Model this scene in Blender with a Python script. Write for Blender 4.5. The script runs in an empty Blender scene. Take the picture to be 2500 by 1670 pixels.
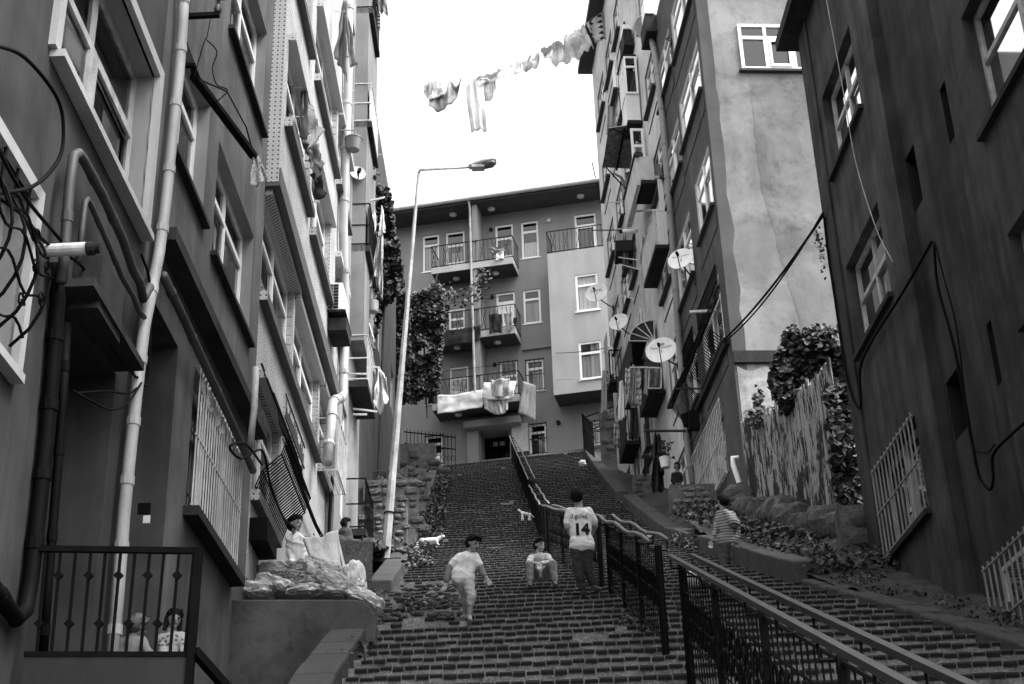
import bpy, math, random
from mathutils import Vector, noise, Matrix
random.seed(7)
C = bpy.context.scene.collection
sc = bpy.context.scene
R = math.radians
# ---------------------------------------------------------------- camera
FL = 3600.; TH = R(26.0); RO = R(-1.87)
CF = Vector((0, math.cos(TH), math.sin(TH))); CU0 = Vector((0, -math.sin(TH), math.cos(TH))); CX0 = Vector((1, 0, 0))
CX = CX0*math.cos(RO) + CU0*math.sin(RO); CU = CU0*math.cos(RO) - CX0*math.sin(RO)
cam = bpy.data.cameras.new('camera'); co = bpy.data.objects.new('camera', cam); C.objects.link(co)
cam.sensor_width = 36; cam.lens = FL/2500*36; cam.clip_start = .05; cam.clip_end = 2000
m = Matrix((CX, CU, -CF)).transposed().to_4x4(); co.matrix_world = m
sc.camera = co
def ray(px, py): return CF + CX*((px-1250)/FL) - CU*((py-835)/FL)
def atY(px, py, Y):
    r = ray(px, py); return r*(Y/r.y)
# ---------------------------------------------------------------- world
w = bpy.data.worlds.new('World'); sc.world = w; w.use_nodes = True
nt = w.node_tree; N = nt.nodes; bg = N['Background']
sk = N.new('ShaderNodeTexSky'); sk.sky_type = 'NISHITA'; sk.sun_disc = False
SUN_EL, SUN_AZ = R(56), R(112)
sk.sun_elevation = SUN_EL; sk.sun_rotation = SUN_AZ; sk.air_density = 1.5; sk.dust_density = 6
bw = N.new('ShaderNodeRGBToBW'); nt.links.new(sk.outputs[0], bw.inputs[0]); nt.links.new(bw.outputs[0], bg.inputs[0])
bg.inputs[1].default_value = .15
sl = bpy.data.lights.new('sun', 'SUN'); sl.energy = .5; sl.angle = R(14); sl.color = (1, 1, 1)
so = bpy.data.objects.new('sun', sl); C.objects.link(so)
sd = Vector((math.sin(SUN_AZ)*math.cos(SUN_EL), math.cos(SUN_AZ)*math.cos(SUN_EL), math.sin(SUN_EL)))
so.rotation_euler = (-sd).to_track_quat('-Z', 'Y').to_euler(); so.location = (0, -10, 40)
sc.view_settings.view_transform = 'Standard'; sc.view_settings.look = 'None'; sc.view_settings.gamma = 1
sc.view_settings.exposure = EXPO = 2.15
# ---------------------------------------------------------------- materials
MC = {}
def mat(name, col=.3, rough=.8, kind=None, amp=.25, sc_=1.0, bump=.2, metal=0, c2=None, spec=None):
    if spec is None and rough >= .7: spec = .2
    if name in MC: return MC[name]
    M = bpy.data.materials.new(name); M.use_nodes = True; MC[name] = M
    n = M.node_tree.nodes; L = M.node_tree.links; b = n['Principled BSDF']
    b.inputs['Roughness'].default_value = rough; b.inputs['Metallic'].default_value = metal
    if spec is not None: b.inputs['Specular IOR Level'].default_value = spec
    g = lambda v: (v, v, v, 1)
    b.inputs['Base Color'].default_value = g(col)
    if kind is None: return M
    tc = n.new('ShaderNodeTexCoord')
    def noi(scale, det=6, ro=.6, stretch=None, dist=0):
        t = n.new('ShaderNodeTexNoise'); t.inputs['Scale'].default_value = scale; t.inputs['Detail'].default_value = det
        t.inputs['Roughness'].default_value = ro; t.inputs['Distortion'].default_value = dist
        mp = n.new('ShaderNodeMapping'); L.new(tc.outputs['Object'], mp.inputs[0])
        if stretch: mp.inputs['Scale'].default_value = stretch
        L.new(mp.outputs[0], t.inputs['Vector']); return t.outputs['Fac']
    def ramp(src, a, b_, ca, cb):
        r = n.new('ShaderNodeMapRange'); r.inputs[1].default_value = a; r.inputs[2].default_value = b_
        r.inputs[3].default_value = ca; r.inputs[4].default_value = cb; L.new(src, r.inputs[0]); return r.outputs[0]
    def mth(op, a, b_):
        q = n.new('ShaderNodeMath'); q.operation = op
        for i, v in enumerate((a, b_)):
            if isinstance(v, (int, float)): q.inputs[i].default_value = v
            else: L.new(v, q.inputs[i])
        return q.outputs[0]
    def bumpn(src, s, d=.02):
        bn = n.new('ShaderNodeBump'); bn.inputs['Strength'].default_value = s; bn.inputs['Distance'].default_value = d
        L.new(src, bn.inputs['Height']); L.new(bn.outputs[0], b.inputs['Normal'])
    out = None
    if kind == 'plaster':
        a = ramp(noi(1.1*sc_), .35, .65, 1-amp, 1+amp*.6)
        s = ramp(noi(3.*sc_, 5, .6, (1, 1, .12)), .35, .7, 1-amp*.9, 1+amp*.5)
        f = ramp(noi(60, 3), .3, .7, 1-amp*.35, 1+amp*.35)
        dr = ramp(noi(6*sc_, 6, .65, (1, 1, .05)), .5, .72, 1, 1-amp*.9); pa = ramp(noi(.9*sc_, 3, .5), .4, .6, 0, 1)
        dr = mth('ADD', mth('MULTIPLY', mth('SUBTRACT', dr, 1), pa), 1); ck = ramp(noi(2.2, 10, .8, None, 1.5), .66, .7, 1, 1+amp*.8)
        out = mth('MULTIPLY', mth('MULTIPLY', mth('MULTIPLY', a, dr), mth('MULTIPLY', s, ck)), mth('MULTIPLY', f, col)); bumpn(noi(90, 4), bump, .006)
    elif kind == 'stain':     # big patchy plaster
        a = ramp(noi(.55*sc_, 8, .62, None, .6), .38, .62, 1-amp, 1+amp*.5)
        p = ramp(noi(2.6*sc_, 10, .75), .5, .68, 1, 1-amp*1.1)
        s = ramp(noi(1.7*sc_, 6, .6, (1, 1, .2)), .35, .7, 1-amp*.5, 1+amp*.3)
        f = ramp(noi(45, 5), .3, .7, .93, 1.05)
        out = mth('MULTIPLY', mth('MULTIPLY', mth('MULTIPLY', a, p), s), mth('MULTIPLY', f, col)); bumpn(noi(30, 6), bump, .01)
    elif kind == 'rough':     # stone, mortar, earth
        a = ramp(noi(3*sc_, 8, .7), .3, .7, 1-amp, 1+amp)
        f = ramp(noi(25*sc_, 6, .7), .35, .65, 1-amp, 1+amp)
        out = mth('MULTIPLY', mth('MULTIPLY', a, f), col); bumpn(noi(18*sc_, 8, .75), bump, .03)
    elif kind == 'tile':      # pale mosaic cladding with small dark motifs in every tile
        sx = n.new('ShaderNodeSeparateXYZ'); L.new(tc.outputs['Object'], sx.inputs[0])
        per = .085/sc_
        u = mth('DIVIDE', mth('ADD', sx.outputs[1], 50), per); v = mth('DIVIDE', mth('ADD', sx.outputs[2], 50), per*.8)
        row = mth('MULTIPLY', mth('MODULO', mth('FLOOR', v, 0), 2), .5)
        fu = mth('FRACT', mth('ADD', u, row), 0); fv = mth('FRACT', v, 0)
        du = mth('ABSOLUTE', mth('SUBTRACT', fu, .5), 0); dv = mth('ABSOLUTE', mth('SUBTRACT', fv, .5), 0)
        dot = mth('LESS_THAN', mth('ADD', mth('MULTIPLY', du, 1.0), mth('MULTIPLY', dv, 1.3)), .28)
        nz = ramp(noi(2.2), .35, .65, 1-amp, 1+amp*.5)
        grain = ramp(noi(35, 2), .35, .65, .8, 1.1)
        vari = ramp(noi(9, 2), .4, .6, .35, 1)
        out = mth('MULTIPLY', mth('MULTIPLY', nz, grain), mth('SUBTRACT', col, mth('MULTIPLY', mth('MULTIPLY', dot, vari), col-c2)))
    elif kind == 'square':    # trim tiles: dark squares on pale
        sx = n.new('ShaderNodeSeparateXYZ'); L.new(tc.outputs['Object'], sx.inputs[0])
        fs = []
        s3 = n.new('ShaderNodeMath'); s3.operation = 'ADD'; L.new(sx.outputs[0], s3.inputs[0]); L.new(sx.outputs[1], s3.inputs[1])
        for o_ in (s3.outputs[0], sx.outputs[2]):
            fr = mth('FRACT', mth('DIVIDE', mth('ADD', o_, 50.), .065), 0)
            fs.append(mth('ABSOLUTE', mth('SUBTRACT', fr, .5), 0))
        d = mth('LESS_THAN', mth('MAXIMUM', fs[0], fs[1]), .19)
        g2 = mth('GREATER_THAN', mth('MAXIMUM', fs[0], fs[1]), .46)
        out = mth('MULTIPLY', ramp(noi(4), .3, .7, 1-amp, 1.05), mth('SUBTRACT', col, mth('ADD', mth('MULTIPLY', d, col-c2), mth('MULTIPLY', g2, col*.35))))
    elif kind == 'brick':
        a = ramp(noi(5, 6, .7), .3, .7, 1-amp, 1+amp); f = ramp(noi(60, 5, .7), .35, .65, 1-amp, 1+amp)
        mo = ramp(noi(2.3, 8, .7), .6, .74, 0, .04)
        out = mth('ADD', mth('MULTIPLY', mth('MULTIPLY', a, f), col), mo); bumpn(noi(70, 5), bump, .01)
    elif kind == 'cloth':
        a = ramp(noi(3*sc_, 3, .5), .3, .7, 1-amp*.6, 1+amp*.2); out = mth('MULTIPLY', a, col)
        bumpn(noi(5*sc_, 3, .5, (1, 1, .6), .4), bump*.6, .05)
    elif kind == 'print':     # patterned cloth
        vo = n.new('ShaderNodeTexVoronoi'); vo.inputs['Scale'].default_value = 14*sc_; L.new(tc.outputs['Object'], vo.inputs['Vector'])
        d = ramp(vo.outputs['Distance'], .28, .36, 1, 0)
        a = ramp(noi(4, 5, .6, (1, 1, .3), .8), .3, .7, 1-amp, 1+amp*.3)
        out = mth('MULTIPLY', a, mth('SUBTRACT', col, mth('MULTIPLY', d, col-c2))); bumpn(noi(6, 4), bump, .05)
    elif kind in ('zigzag', 'stripe', 'corr', 'check'):
        sx = n.new('ShaderNodeSeparateXYZ'); L.new(tc.outputs['Object'], sx.inputs[0])
        if kind == 'stripe':   # horizontal stripes
            d = mth('GREATER_THAN', mth('FRACT', mth('MULTIPLY', mth('ADD', sx.outputs[2], 50), 22*sc_), 0), .55)
        elif kind == 'check':
            d1 = mth('GREATER_THAN', mth('FRACT', mth('MULTIPLY', mth('ADD', sx.outputs[2], 50), 6*sc_), 0), .6)
            d2 = mth('GREATER_THAN', mth('FRACT', mth('MULTIPLY', mth('ADD', mth('ADD', sx.outputs[0], sx.outputs[1]), 50), 6*sc_), 0), .6)
            d = mth('MULTIPLY', mth('ADD', d1, d2), .5)
        else:                  # rows of dark lozenges
            u = mth('FRACT', mth('MULTIPLY', mth('ADD', mth('ADD', sx.outputs[0], mth('MULTIPLY', sx.outputs[1], .5)), 50), 3.6*sc_), 0)
            v = mth('FRACT', mth('MULTIPLY', mth('ADD', sx.outputs[2], 50), 4.2*sc_), 0)
            du = mth('ABSOLUTE', mth('SUBTRACT', u, .5), 0); dv = mth('ABSOLUTE', mth('SUBTRACT', v, .5), 0)
            d = mth('LESS_THAN', mth('ADD', du, dv), .34)
        a = ramp(noi(5, 5), .3, .7, 1-amp, 1+amp*.3)
        out = mth('MULTIPLY', a, mth('SUBTRACT', col, mth('MULTIPLY', d, col-c2))); bumpn(noi(6, 4), bump, .05)
    elif kind == 'peel':       # rusty sheet with peeling pale paint in drips
        a = ramp(noi(15, 8, .75, (1, 1, .14), .4), .46, .5, 0, 1)
        zone = ramp(noi(.8, 5, .65, (1, 1, .5), .5), .45, .49, 0, 1)
        base = mth('MULTIPLY', ramp(noi(8, 6, .7, (1, 1, .2)), .3, .7, 1-amp, 1+amp), col)
        out = mth('ADD', base, mth('MULTIPLY', mth('MULTIPLY', a, zone), c2-col)); bumpn(noi(30, 4), bump, .01)
    elif kind == 'curtain':
        wv = noi(9, 3, .5, (1, 1, .04)); out = mth('MULTIPLY', ramp(wv, .3, .7, 1-amp, 1+amp), col)
    elif kind == 'metal':
        out = mth('MULTIPLY', ramp(noi(7, 8, .7, (1, 1, .5)), .35, .65, 1-amp, 1+amp), col); bumpn(noi(40, 4), bump, .004)
    elif kind == 'leaf':
        oi = n.new('ShaderNodeObjectInfo'); gm = n.new('ShaderNodeNewGeometry')
        a = ramp(gm.outputs['Random Per Island'], 0, 1, 1-amp, 1+amp)
        out = mth('MULTIPLY', a, col)
    L.new(out, b.inputs['Base Color'])
    return M
plL = mat('plaster_dark', .05, .9, 'plaster', .3)
plL2 = mat('plaster_second', .12, .9, 'plaster', .34)
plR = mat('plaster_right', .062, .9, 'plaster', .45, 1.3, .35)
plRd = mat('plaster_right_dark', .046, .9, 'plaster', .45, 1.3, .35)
plM = mat('plaster_grey', .085, .9, 'plaster', .25)
plME = mat('plaster_patchy', .23, .9, 'stain', .3, 1.2)
plM2 = mat('plaster_pale', .62, .9, 'stain', .22, 1.2)
plC = mat('plaster_centre', .245, .9, 'plaster', .1, .6, .15)
plCb = mat('plaster_bay', .38, .9, 'plaster', .1, .6, .15)
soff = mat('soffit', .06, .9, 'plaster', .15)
trim = mat('trim_white', .4, .7, 'plaster', .14)
reveal = mat('reveal_pale', .24, .85, 'plaster', .14)
pvc = mat('frame_white', .78, .35)
pvcd = mat('frame_old', .38, .6, 'metal', .35)
tile = mat('tile_speckled', .42, .6, 'tile', .22, 1.0, .1, c2=.035)
tsq = mat('tile_squares', .45, .55, 'square', .1, c2=.05)
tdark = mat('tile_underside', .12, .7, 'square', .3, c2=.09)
glass = mat('glass', .012, .04, spec=.9)
_n = glass.node_tree.nodes; _L = glass.node_tree.links; _n.remove(_n['Principled BSDF'])
_t = _n.new('ShaderNodeBsdfTransparent'); _t.inputs[0].default_value = (.75, .75, .75, 1); _g = _n.new('ShaderNodeBsdfGlossy'); _g.inputs['Roughness'].default_value = .03
_f = _n.new('ShaderNodeFresnel'); _f.inputs[0].default_value = 1.6; _x = _n.new('ShaderNodeMixShader')
_L.new(_f.outputs[0], _x.inputs[0]); _L.new(_t.outputs[0], _x.inputs[1]); _L.new(_g.outputs[0], _x.inputs[2]); _L.new(_x.outputs[0], _n['Material Output'].inputs[0])
glassm = mat('glass_grey', .05, .12, spec=.6)
dark = mat('room_dark', .012, .9)
blk = mat('black_metal', .003, .65, 'metal', .5, spec=.07)
blkr = mat('rust_metal', .02, .8, 'metal', .6, spec=.15)
wmet = mat('white_metal', .5, .6, 'metal', .3)
galv = mat('galvanised', .3, .55, 'metal', .4, bump=.15)
pipew = mat('pipe_white', .36, .6, 'plaster', .22)
pipeg = mat('pipe_grey', .045, .6, 'metal', .3)
conc = mat('concrete', .085, .95, 'stain', .35, 3, .4)
concd = mat('concrete_dark', .035, .95, 'stain', .4, 2, .4)
kerbm = mat('kerb_stone', .055, .9, 'rough', .22, .8, .2)
stone = mat('rubble_stone', .09, .95, 'rough', .4, 1, .6)
earth = mat('earth', .045, 1, 'rough', .5, 1, .7)
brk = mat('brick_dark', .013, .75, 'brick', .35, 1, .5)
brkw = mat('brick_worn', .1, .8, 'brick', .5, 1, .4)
mort = mat('mortar', .2, .95, 'rough', .5, 2, .6)
leafm = mat('leaf', .034, .6, 'leaf', .75)
leafd = mat('leaf_dark', .03, .6, 'leaf', .75)
wood = mat('bark', .05, .9, 'rough', .3)
cab = mat('cable', .004, .8, spec=.08)
skin = mat('skin', .24, .55); skind = mat('skin_dark', .17, .6)
hairm = mat('hair', .006, .8, spec=.1)
wcl = mat('cloth_white', .68, .85, 'cloth', .1, 1.5, .5)
gcl = mat('cloth_grey', .17, .9, 'cloth', .25, 1.5, .6)
lcl = mat('cloth_light', .38, .9, 'cloth', .2, 1.5, .7)
mcl = mat('cloth_mid', .1, .9, 'cloth', .25, 1.5, .6)
dcl = mat('cloth_dark', .025, .9, 'cloth', .3, 1.5, .5)
den = mat('denim', .035, .9, 'cloth', .5, 2, .6)
dotcl = mat('cloth_print', .5, .9, 'print', .15, 1.6, .3, c2=.16)
flcl = mat('cloth_floral', .42, .9, 'print', .25, 2.2, .3, c2=.13)
zig = mat('cloth_lozenge', .5, .9, 'zigzag', .2, 1, .3, c2=.03)
strp = mat('cloth_striped', .3, .9, 'stripe', .15, 1, .3, c2=.09)
chk = mat('cloth_check', .5, .9, 'check', .2, 1, .3, c2=.08)
sackm = mat('sack_woven', .55, .75, 'cloth', .18, 2.5, .8)
sackp = mat('sack_print', .36, .75, 'cloth', .3, 2.5, .8)
curt = mat('curtain', .36, .9, 'curtain', .35); curtd = mat('curtain_dark', .09, .9, 'curtain', .5)
lin1 = mat('line_cloth', .72, .9, 'cloth', .25, 1.5, .7); lin2 = mat('line_cloth_grey', .5, .9, 'cloth', .3, 1.5, .7)  # base colours raised to stand in for light coming through the hung cloth
fenc = mat('corrugated_peel', .028, .7, 'peel', .35, 1, .2, c2=.3)
awn = mat('awning_dark', .03, .8, 'metal', .5)
pink = mat('off_white', .6, .5)
ink = mat('ink_black', .01, .8); inkg = mat('ink_grey', .1, .8)
# ---------------------------------------------------------------- builders
class MB:
    def __init__(s): s.v = []; s.f = []; s.mi = []
    def add(s, vs, fs, mi=0):
        k = len(s.v); s.v += [tuple(q) for q in vs]; s.f += [tuple(i+k for i in f) for f in fs]; s.mi += [mi]*len(fs)
    def hexa(s, p, mi=0):      # 8 points: bottom ring 0-3, top ring 4-7
        s.add(p, [(3, 2, 1, 0), (4, 5, 6, 7), (0, 1, 5, 4), (1, 2, 6, 5), (2, 3, 7, 6), (3, 0, 4, 7)], mi)
    def box(s, c, d, rz=0, mi=0, M=None):
        x, y, z = d[0]/2, d[1]/2, d[2]/2
        ps = [Vector(q) for q in [(-x, -y, -z), (x, -y, -z), (x, y, -z), (-x, y, -z), (-x, -y, z), (x, -y, z), (x, y, z), (-x, y, z)]]
        m_ = M or Matrix.Rotation(rz, 3, 'Z'); s.hexa([m_@p+Vector(c) for p in ps], mi)
    def tube(s, pts, r, n=6, mi=0, cap=True):
        pts = [Vector(p) for p in pts]; rs = r if isinstance(r, (list, tuple)) else [r]*len(pts)
        vs = []; fs = []; up = None
        for i, p in enumerate(pts):
            t = (pts[min(i+1, len(pts)-1)]-pts[max(i-1, 0)]).normalized()
            if up is None: up = t.orthogonal().normalized()
            up = (up-t*up.dot(t)); up = up.normalized() if up.length > 1e-6 else t.orthogonal().normalized()
            b = t.cross(up)
            for k in range(n):
                a = 2*math.pi*k/n; vs.append(p+(up*math.cos(a)+b*math.sin(a))*rs[i])
        for i in range(len(pts)-1):
            for k in range(n):
                k2 = (k+1) % n; fs.append((i*n+k, i*n+k2, (i+1)*n+k2, (i+1)*n+k))
        if cap: fs.append(tuple(range(n-1, -1, -1))); fs.append(tuple((len(pts)-1)*n+k for k in range(n)))
        s.add(vs, fs, mi)
    def bar(s, a, b, w_, h=None, mi=0):     # rectangular bar
        a = Vector(a); b = Vector(b); h = h or w_; t = (b-a).normalized()
        u = t.cross(Vector((0, 0, 1))); u = u.normalized() if u.length > 1e-3 else Vector((1, 0, 0)); v = u.cross(t)
        ps = [p+u*sx*w_/2+v*sy*h/2 for p in (a, b) for sx, sy in ((-1, -1), (1, -1), (1, 1), (-1, 1))]
        s.hexa(ps, mi)
    def lathe(s, prof, c, n=16, M=None, mi=0):   # prof [(r,h)], axis z through c (or M)
        c = Vector(c); vs = []; fs = []
        for r_, h in prof:
            for k in range(n):
                a = 2*math.pi*k/n; q = Vector((r_*math.cos(a), r_*math.sin(a), h)); vs.append((M@q if M else q)+c)
        for i in range(len(prof)-1):
            for k in range(n):
                k2 = (k+1) % n; fs.append((i*n+k, i*n+k2, (i+1)*n+k2, (i+1)*n+k))
        s.add(vs, fs, mi)
    def grid(s, P, mi=0, thick=0):   # P rows of points
        a, b = len(P), len(P[0]); vs = [p for r_ in P for p in r_]
        s.add(vs, [(i*b+j, i*b+j+1, (i+1)*b+j+1, (i+1)*b+j) for i in range(a-1) for j in range(b-1)], mi)
    def leaves(s, pts, size, nrm=None, jit=.8):
        for p in pts:
            d = Vector((random.gauss(0, 1), random.gauss(0, 1), random.gauss(0, 1)))
            n_ = ((nrm or Vector((0, -1, .3)))+d*jit).normalized(); u = n_.orthogonal().normalized(); v = n_.cross(u)
            a = random.random()*6.3; u, v = u*math.cos(a)+v*math.sin(a), v*math.cos(a)-u*math.sin(a)
            z = size*random.uniform(.4, 1.3); p = Vector(p)
            s.add([p-v*z*.5, p+u*z*.45-v*z*.15+n_*z*.1, p+u*z*.3+v*z*.3, p+v*z*.6-n_*z*.1, p-u*z*.3+v*z*.3, p-u*z*.45-v*z*.15+n_*z*.1],
                  [(0, 1, 2, 3), (0, 3, 4, 5)])
    def build(s, name, mats, parent=None, smooth=False, loc=None, **kw):
        me = bpy.data.meshes.new(name); o = bpy.data.objects.new(name, me)
        off = Vector(loc) if loc is not None else (base_of(parent) if parent is not None else (Vector([sum(q[i] for q in s.v)/len(s.v) if i < 2 else min(q[2] for q in s.v) for i in range(3)]) if s.v else Vector()))
        me.from_pydata([tuple(Vector(q)-off) for q in s.v], [], s.f)
        for mm in (mats if isinstance(mats, (list, tuple)) else [mats]): me.materials.append(mm)
        if any(s.mi): me.polygons.foreach_set('material_index', s.mi)
        if smooth: me.polygons.foreach_set('use_smooth', [True]*len(s.f))
        me.update(); C.objects.link(o)
        if parent is not None:
            o.parent = parent; BASE[o.name] = off
        else:
            o.location = off; BASE[o.name] = off
        if kw: tag(o, **kw)
        return o
BASE = {}
def base_of(o): return BASE[o.name]
def tag(o, label=None, cat=None, group=None, kind=None):
    if label: o['label'] = label
    if cat: o['category'] = cat
    if group: o['group'] = group
    if kind: o['kind'] = kind
    return o
def thing(name, loc, label, cat, group=None):
    o = bpy.data.objects.new(name, None); o.empty_display_size = .1; C.objects.link(o); o.location = loc; BASE[o.name] = Vector(loc)
    return tag(o, label, cat, group)
# ---------------------------------------------------------------- facades
class Fac:      # vertical plane through (x0,y0) running along azimuth az; side = sign of the normal
    def __init__(s, x0, y0, az, side):
        s.p = Vector((x0, y0, 0)); a = R(az); s.d = Vector((math.sin(a), math.cos(a), 0)); s.n = Vector((s.d.y, -s.d.x, 0))*side
    def P(s, S, z, o=0): return s.p+s.d*S+s.n*o+Vector((0, 0, z))
    def px(s, x, y, o=0):
        r = ray(x, y); q = s.p+s.n*o; t = q.dot(s.n)/r.dot(s.n); w_ = r*t
        return ((w_-q).dot(s.d), w_.z)
    def box(s, mb, s0, s1, z0, z1, o0, o1, mi=0):
        ps = [s.P(a, z, o) for z in (z0, z1) for a, o in ((s0, o0), (s1, o0), (s1, o1), (s0, o1))]
        mb.hexa(ps, mi)
def wall(F, mb, s0, s1, z0, z1, holes, depth=.25, back=3., mr=1, o=0):
    """front sheet with real openings and reveals, plus the block behind (back deep)"""
    S = sorted({s0, s1}|{min(max(h[i], s0), s1) for h in holes for i in (0, 1)}); Z = sorted({z0, z1}|{min(max(h[i], z0), z1) for h in holes for i in (2, 3)})
    for a, b in zip(S, S[1:]):
        for c, d in zip(Z, Z[1:]):
            if b-a < 1e-4 or d-c < 1e-4: continue
            m0, m1 = (a+b)/2, (c+d)/2
            if any(h[0] < m0 < h[1] and h[2] < m1 < h[3] for h in holes): continue
            mb.add([F.P(a, c, o), F.P(b, c, o), F.P(b, d, o), F.P(a, d, o)], [(0, 1, 2, 3)])
    for h in holes:
        a, b, c, d = h[:4]; dp = h[4] if len(h) > 4 else depth
        q = [F.P(a, c, o), F.P(b, c, o), F.P(b, d, o), F.P(a, d, o)]; r_ = [F.P(a, c, o-dp), F.P(b, c, o-dp), F.P(b, d, o-dp), F.P(a, d, o-dp)]
        mb.add(q+r_, [(0, 1, 5, 4), (1, 2, 6, 5), (2, 3, 7, 6), (3, 0, 4, 7)], h[5] if len(h) > 5 else mr)
        mb.add(r_, [(0, 1, 2, 3)], 2)
    if back:
        e = -back+o
        p0 = [F.P(s0, z0, o), F.P(s0, z1, o), F.P(s0, z1, e), F.P(s0, z0, e)]; p1 = [F.P(s1, z0, o), F.P(s1, z1, o), F.P(s1, z1, e), F.P(s1, z0, e)]
        mb.add(p0+p1, [(0, 1, 2, 3), (4, 5, 6, 7), (1, 2, 6, 5), (2, 3, 7, 6)])
def window(par, F, s0, s1, z0, z1, depth=.12, cols=2, tr=.28, fm=None, fw=.055, sill=None, sillm=None, cur=None, grille=None, o=0, gm=None, panel=0, opensash=None, name='window', sillo=.08, surround=None):
    """frame (part) with pane, sill, curtain, grille as sub-parts"""
    fm = fm or pvc; s0, s1 = min(s0, s1), max(s0, s1); z0, z1 = min(z0, z1), max(z0, z1); e = -depth+o
    f = MB(); B = lambda a, b, c, d, p=.0, q=.05: F.box(f, a, b, c, d, e+p, e+q)
    B(s0, s1, z0, z0+fw); B(s0, s1, z1-fw, z1); B(s0, s0+fw, z0+fw, z1-fw); B(s1-fw, s1, z0+fw, z1-fw)
    zt = z1-tr*(z1-z0)
    if tr: B(s0+fw, s1-fw, zt-fw*.6, zt+fw*.6)
    for i in range(1, cols):
        x = s0+(s1-s0)*i/cols; B(x-fw*.7, x+fw*.7, z0+fw, (zt-fw*.6) if tr else z1-fw, 0, .055)
        if tr: B(x-fw*.5, x+fw*.5, zt+fw*.6, z1-fw)
    if opensash is not None:   # sash outline of one light
        a = s0+(s1-s0)*opensash/cols+fw*.8; b = s0+(s1-s0)*(opensash+1)/cols-fw*.8; zb = zt-fw*.7 if tr else z1-fw
        for q in ((a, b, z0+fw, z0+fw*2), (a, b, zb-fw, zb), (a, a+fw*.8, z0+fw*2, zb-fw), (b-fw*.8, b, z0+fw*2, zb-fw)): B(*q, .052, .075)
    if panel: B(s0+fw, s1-fw, z0+fw, z0+panel, .0, .03)
    W = f.build(name, fm, par)
    g = MB(); g.add([F.P(s0+fw*.5, z0+fw*.5, e+.022), F.P(s1-fw*.5, z0+fw*.5, e+.022), F.P(s1-fw*.5, z1-fw*.5, e+.022), F.P(s0+fw*.5, z1-fw*.5, e+.022)], [(0, 1, 2, 3)])
    if cur is None: g.build('pane', glass, W)
    else:
        g2 = MB(); a, b = (s0+fw, s1-fw)
        for c0, c1, zz0, zz1, cm in cur:     # curtain strips seen through the glass (fraction of width / height)
            x0, x1 = a+(b-a)*c0, a+(b-a)*c1; y0, y1 = z0+fw+(z1-z0-2*fw)*zz0, z0+fw+(z1-z0-2*fw)*zz1
            g2 = MB(); n_ = 14
            g2.grid([[F.P(x0+(x1-x0)*i/n_, zz, e-.03+.012*math.sin(i*2.1)) for i in range(n_+1)] for zz in (y0, y1)])
            g2.build('curtain', cm, W)
        g.build('pane', glass, W)
    if sill:
        q = MB(); F.box(q, s0-.06, s1+.06, z0-sill, z0-.002, e, o+sillo); q.build('sill', sillm or trim, W)
    if surround:
        q = MB(); t_, pr = surround
        F.box(q, s0-t_, s1+t_, z1, z1+t_, o-.02, o+pr); F.box(q, s0-t_, s0, z0, z1, o-.02, o+pr); F.box(q, s1, s1+t_, z0, z1, o-.02, o+pr); q.build('surround', trim, W)
    if grille:
        q = MB(); gs, gr, bo = grille; n_ = max(2, int((s1-s0)/gs)); bo += o
        for i in range(n_+1):
            x = s0+(s1-s0)*i/n_; q.bar(F.P(x, z0-.03, bo), F.P(x, z1+.03, bo), gr)
        for zz in (z0+.02, z0+(z1-z0)*.5, z1-.02): q.bar(F.P(s0-.03, zz, bo), F.P(s1+.03, zz, bo), gr*1.3, gr*1.2)
        q.build('window_grille', gm or blk, W)
    return W
def cable(name, pts, r, label, cat='cable', m_=None, sag=0, n=14, group=None, par=None, curve=True):
    if curve and len(pts) > 2:     # catmull-rom
        P_ = [Vector(p) for p in pts]; P_ = [P_[0]*2-P_[1]]+P_+[P_[-1]*2-P_[-2]]; out = []
        for i in range(1, len(P_)-2):
            for k in range(6):
                t = k/6; a, b, c, d = P_[i-1:i+3]
                out.append(.5*((2*b)+(c-a)*t+(2*a-5*b+4*c-d)*t*t+(3*b-a-3*c+d)*t**3))
        out.append(P_[-2]); pts = out
    elif len(pts) == 2:
        a, b = map(Vector, pts); pts = [a.lerp(b, i/n)-Vector((0, 0, sag*4*(i/n)*(1-i/n))) for i in range(n+1)]
    mb = MB(); mb.tube(pts, r, 6)
    return mb.build(name, m_ or cab, par, smooth=True, **({} if par is not None else dict(label=label, cat=cat, group=group)))
# ---------------------------------------------------------------- stair profile
PROF = [(-30, -15.), (9.0, 1.55), (11.6, 2.68), (17.8, 5.17), (27.8, 9.1), (35.4, 12.55), (42.7, 16.1), (49.6, 19.55), (51, 19.8)]
def interp(T, x):
    if x <= T[0][0]: return T[0][1]
    for (a, b), (c, d) in zip(T, T[1:]):
        if x <= c: return b+(d-b)*(x-a)/(c-a)
    return T[-1][1]
zs = lambda Y: interp(PROF, Y)
XL = lambda Y: interp([(0, -1.1), (9, -1.35), (12, -1.5), (14.5, -1.55), (19, -1.7), (29, -2.05), (40, -2.45), (52, -2.8)], Y)
XRr = lambda Y: interp([(0, 4.6), (12, 4.15), (15.4, 3.85), (18.5, 3.42), (24.6, 3.05), (27.8, 2.87), (31.2, 2.75), (38.9, 2.6), (52, 2.5)], Y)
# ================================================================ ground and steps
def st(o): return tag(o, kind='structure')
g = MB()      # the hillside under everything, wide enough to reach far beyond the street
xs = [-160, -60, -20, -8, -3.2, 5.4, 9, 20, 60, 160]; ys = [-120, -30, 0, 9, 11.6, 17.8, 27.8, 35.4, 42.7, 49.6, 60, 120, 400]
g.grid([[(x, y, zs(y)-.9) for x in xs] for y in ys]); st(g.build('ground', earth))
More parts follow.
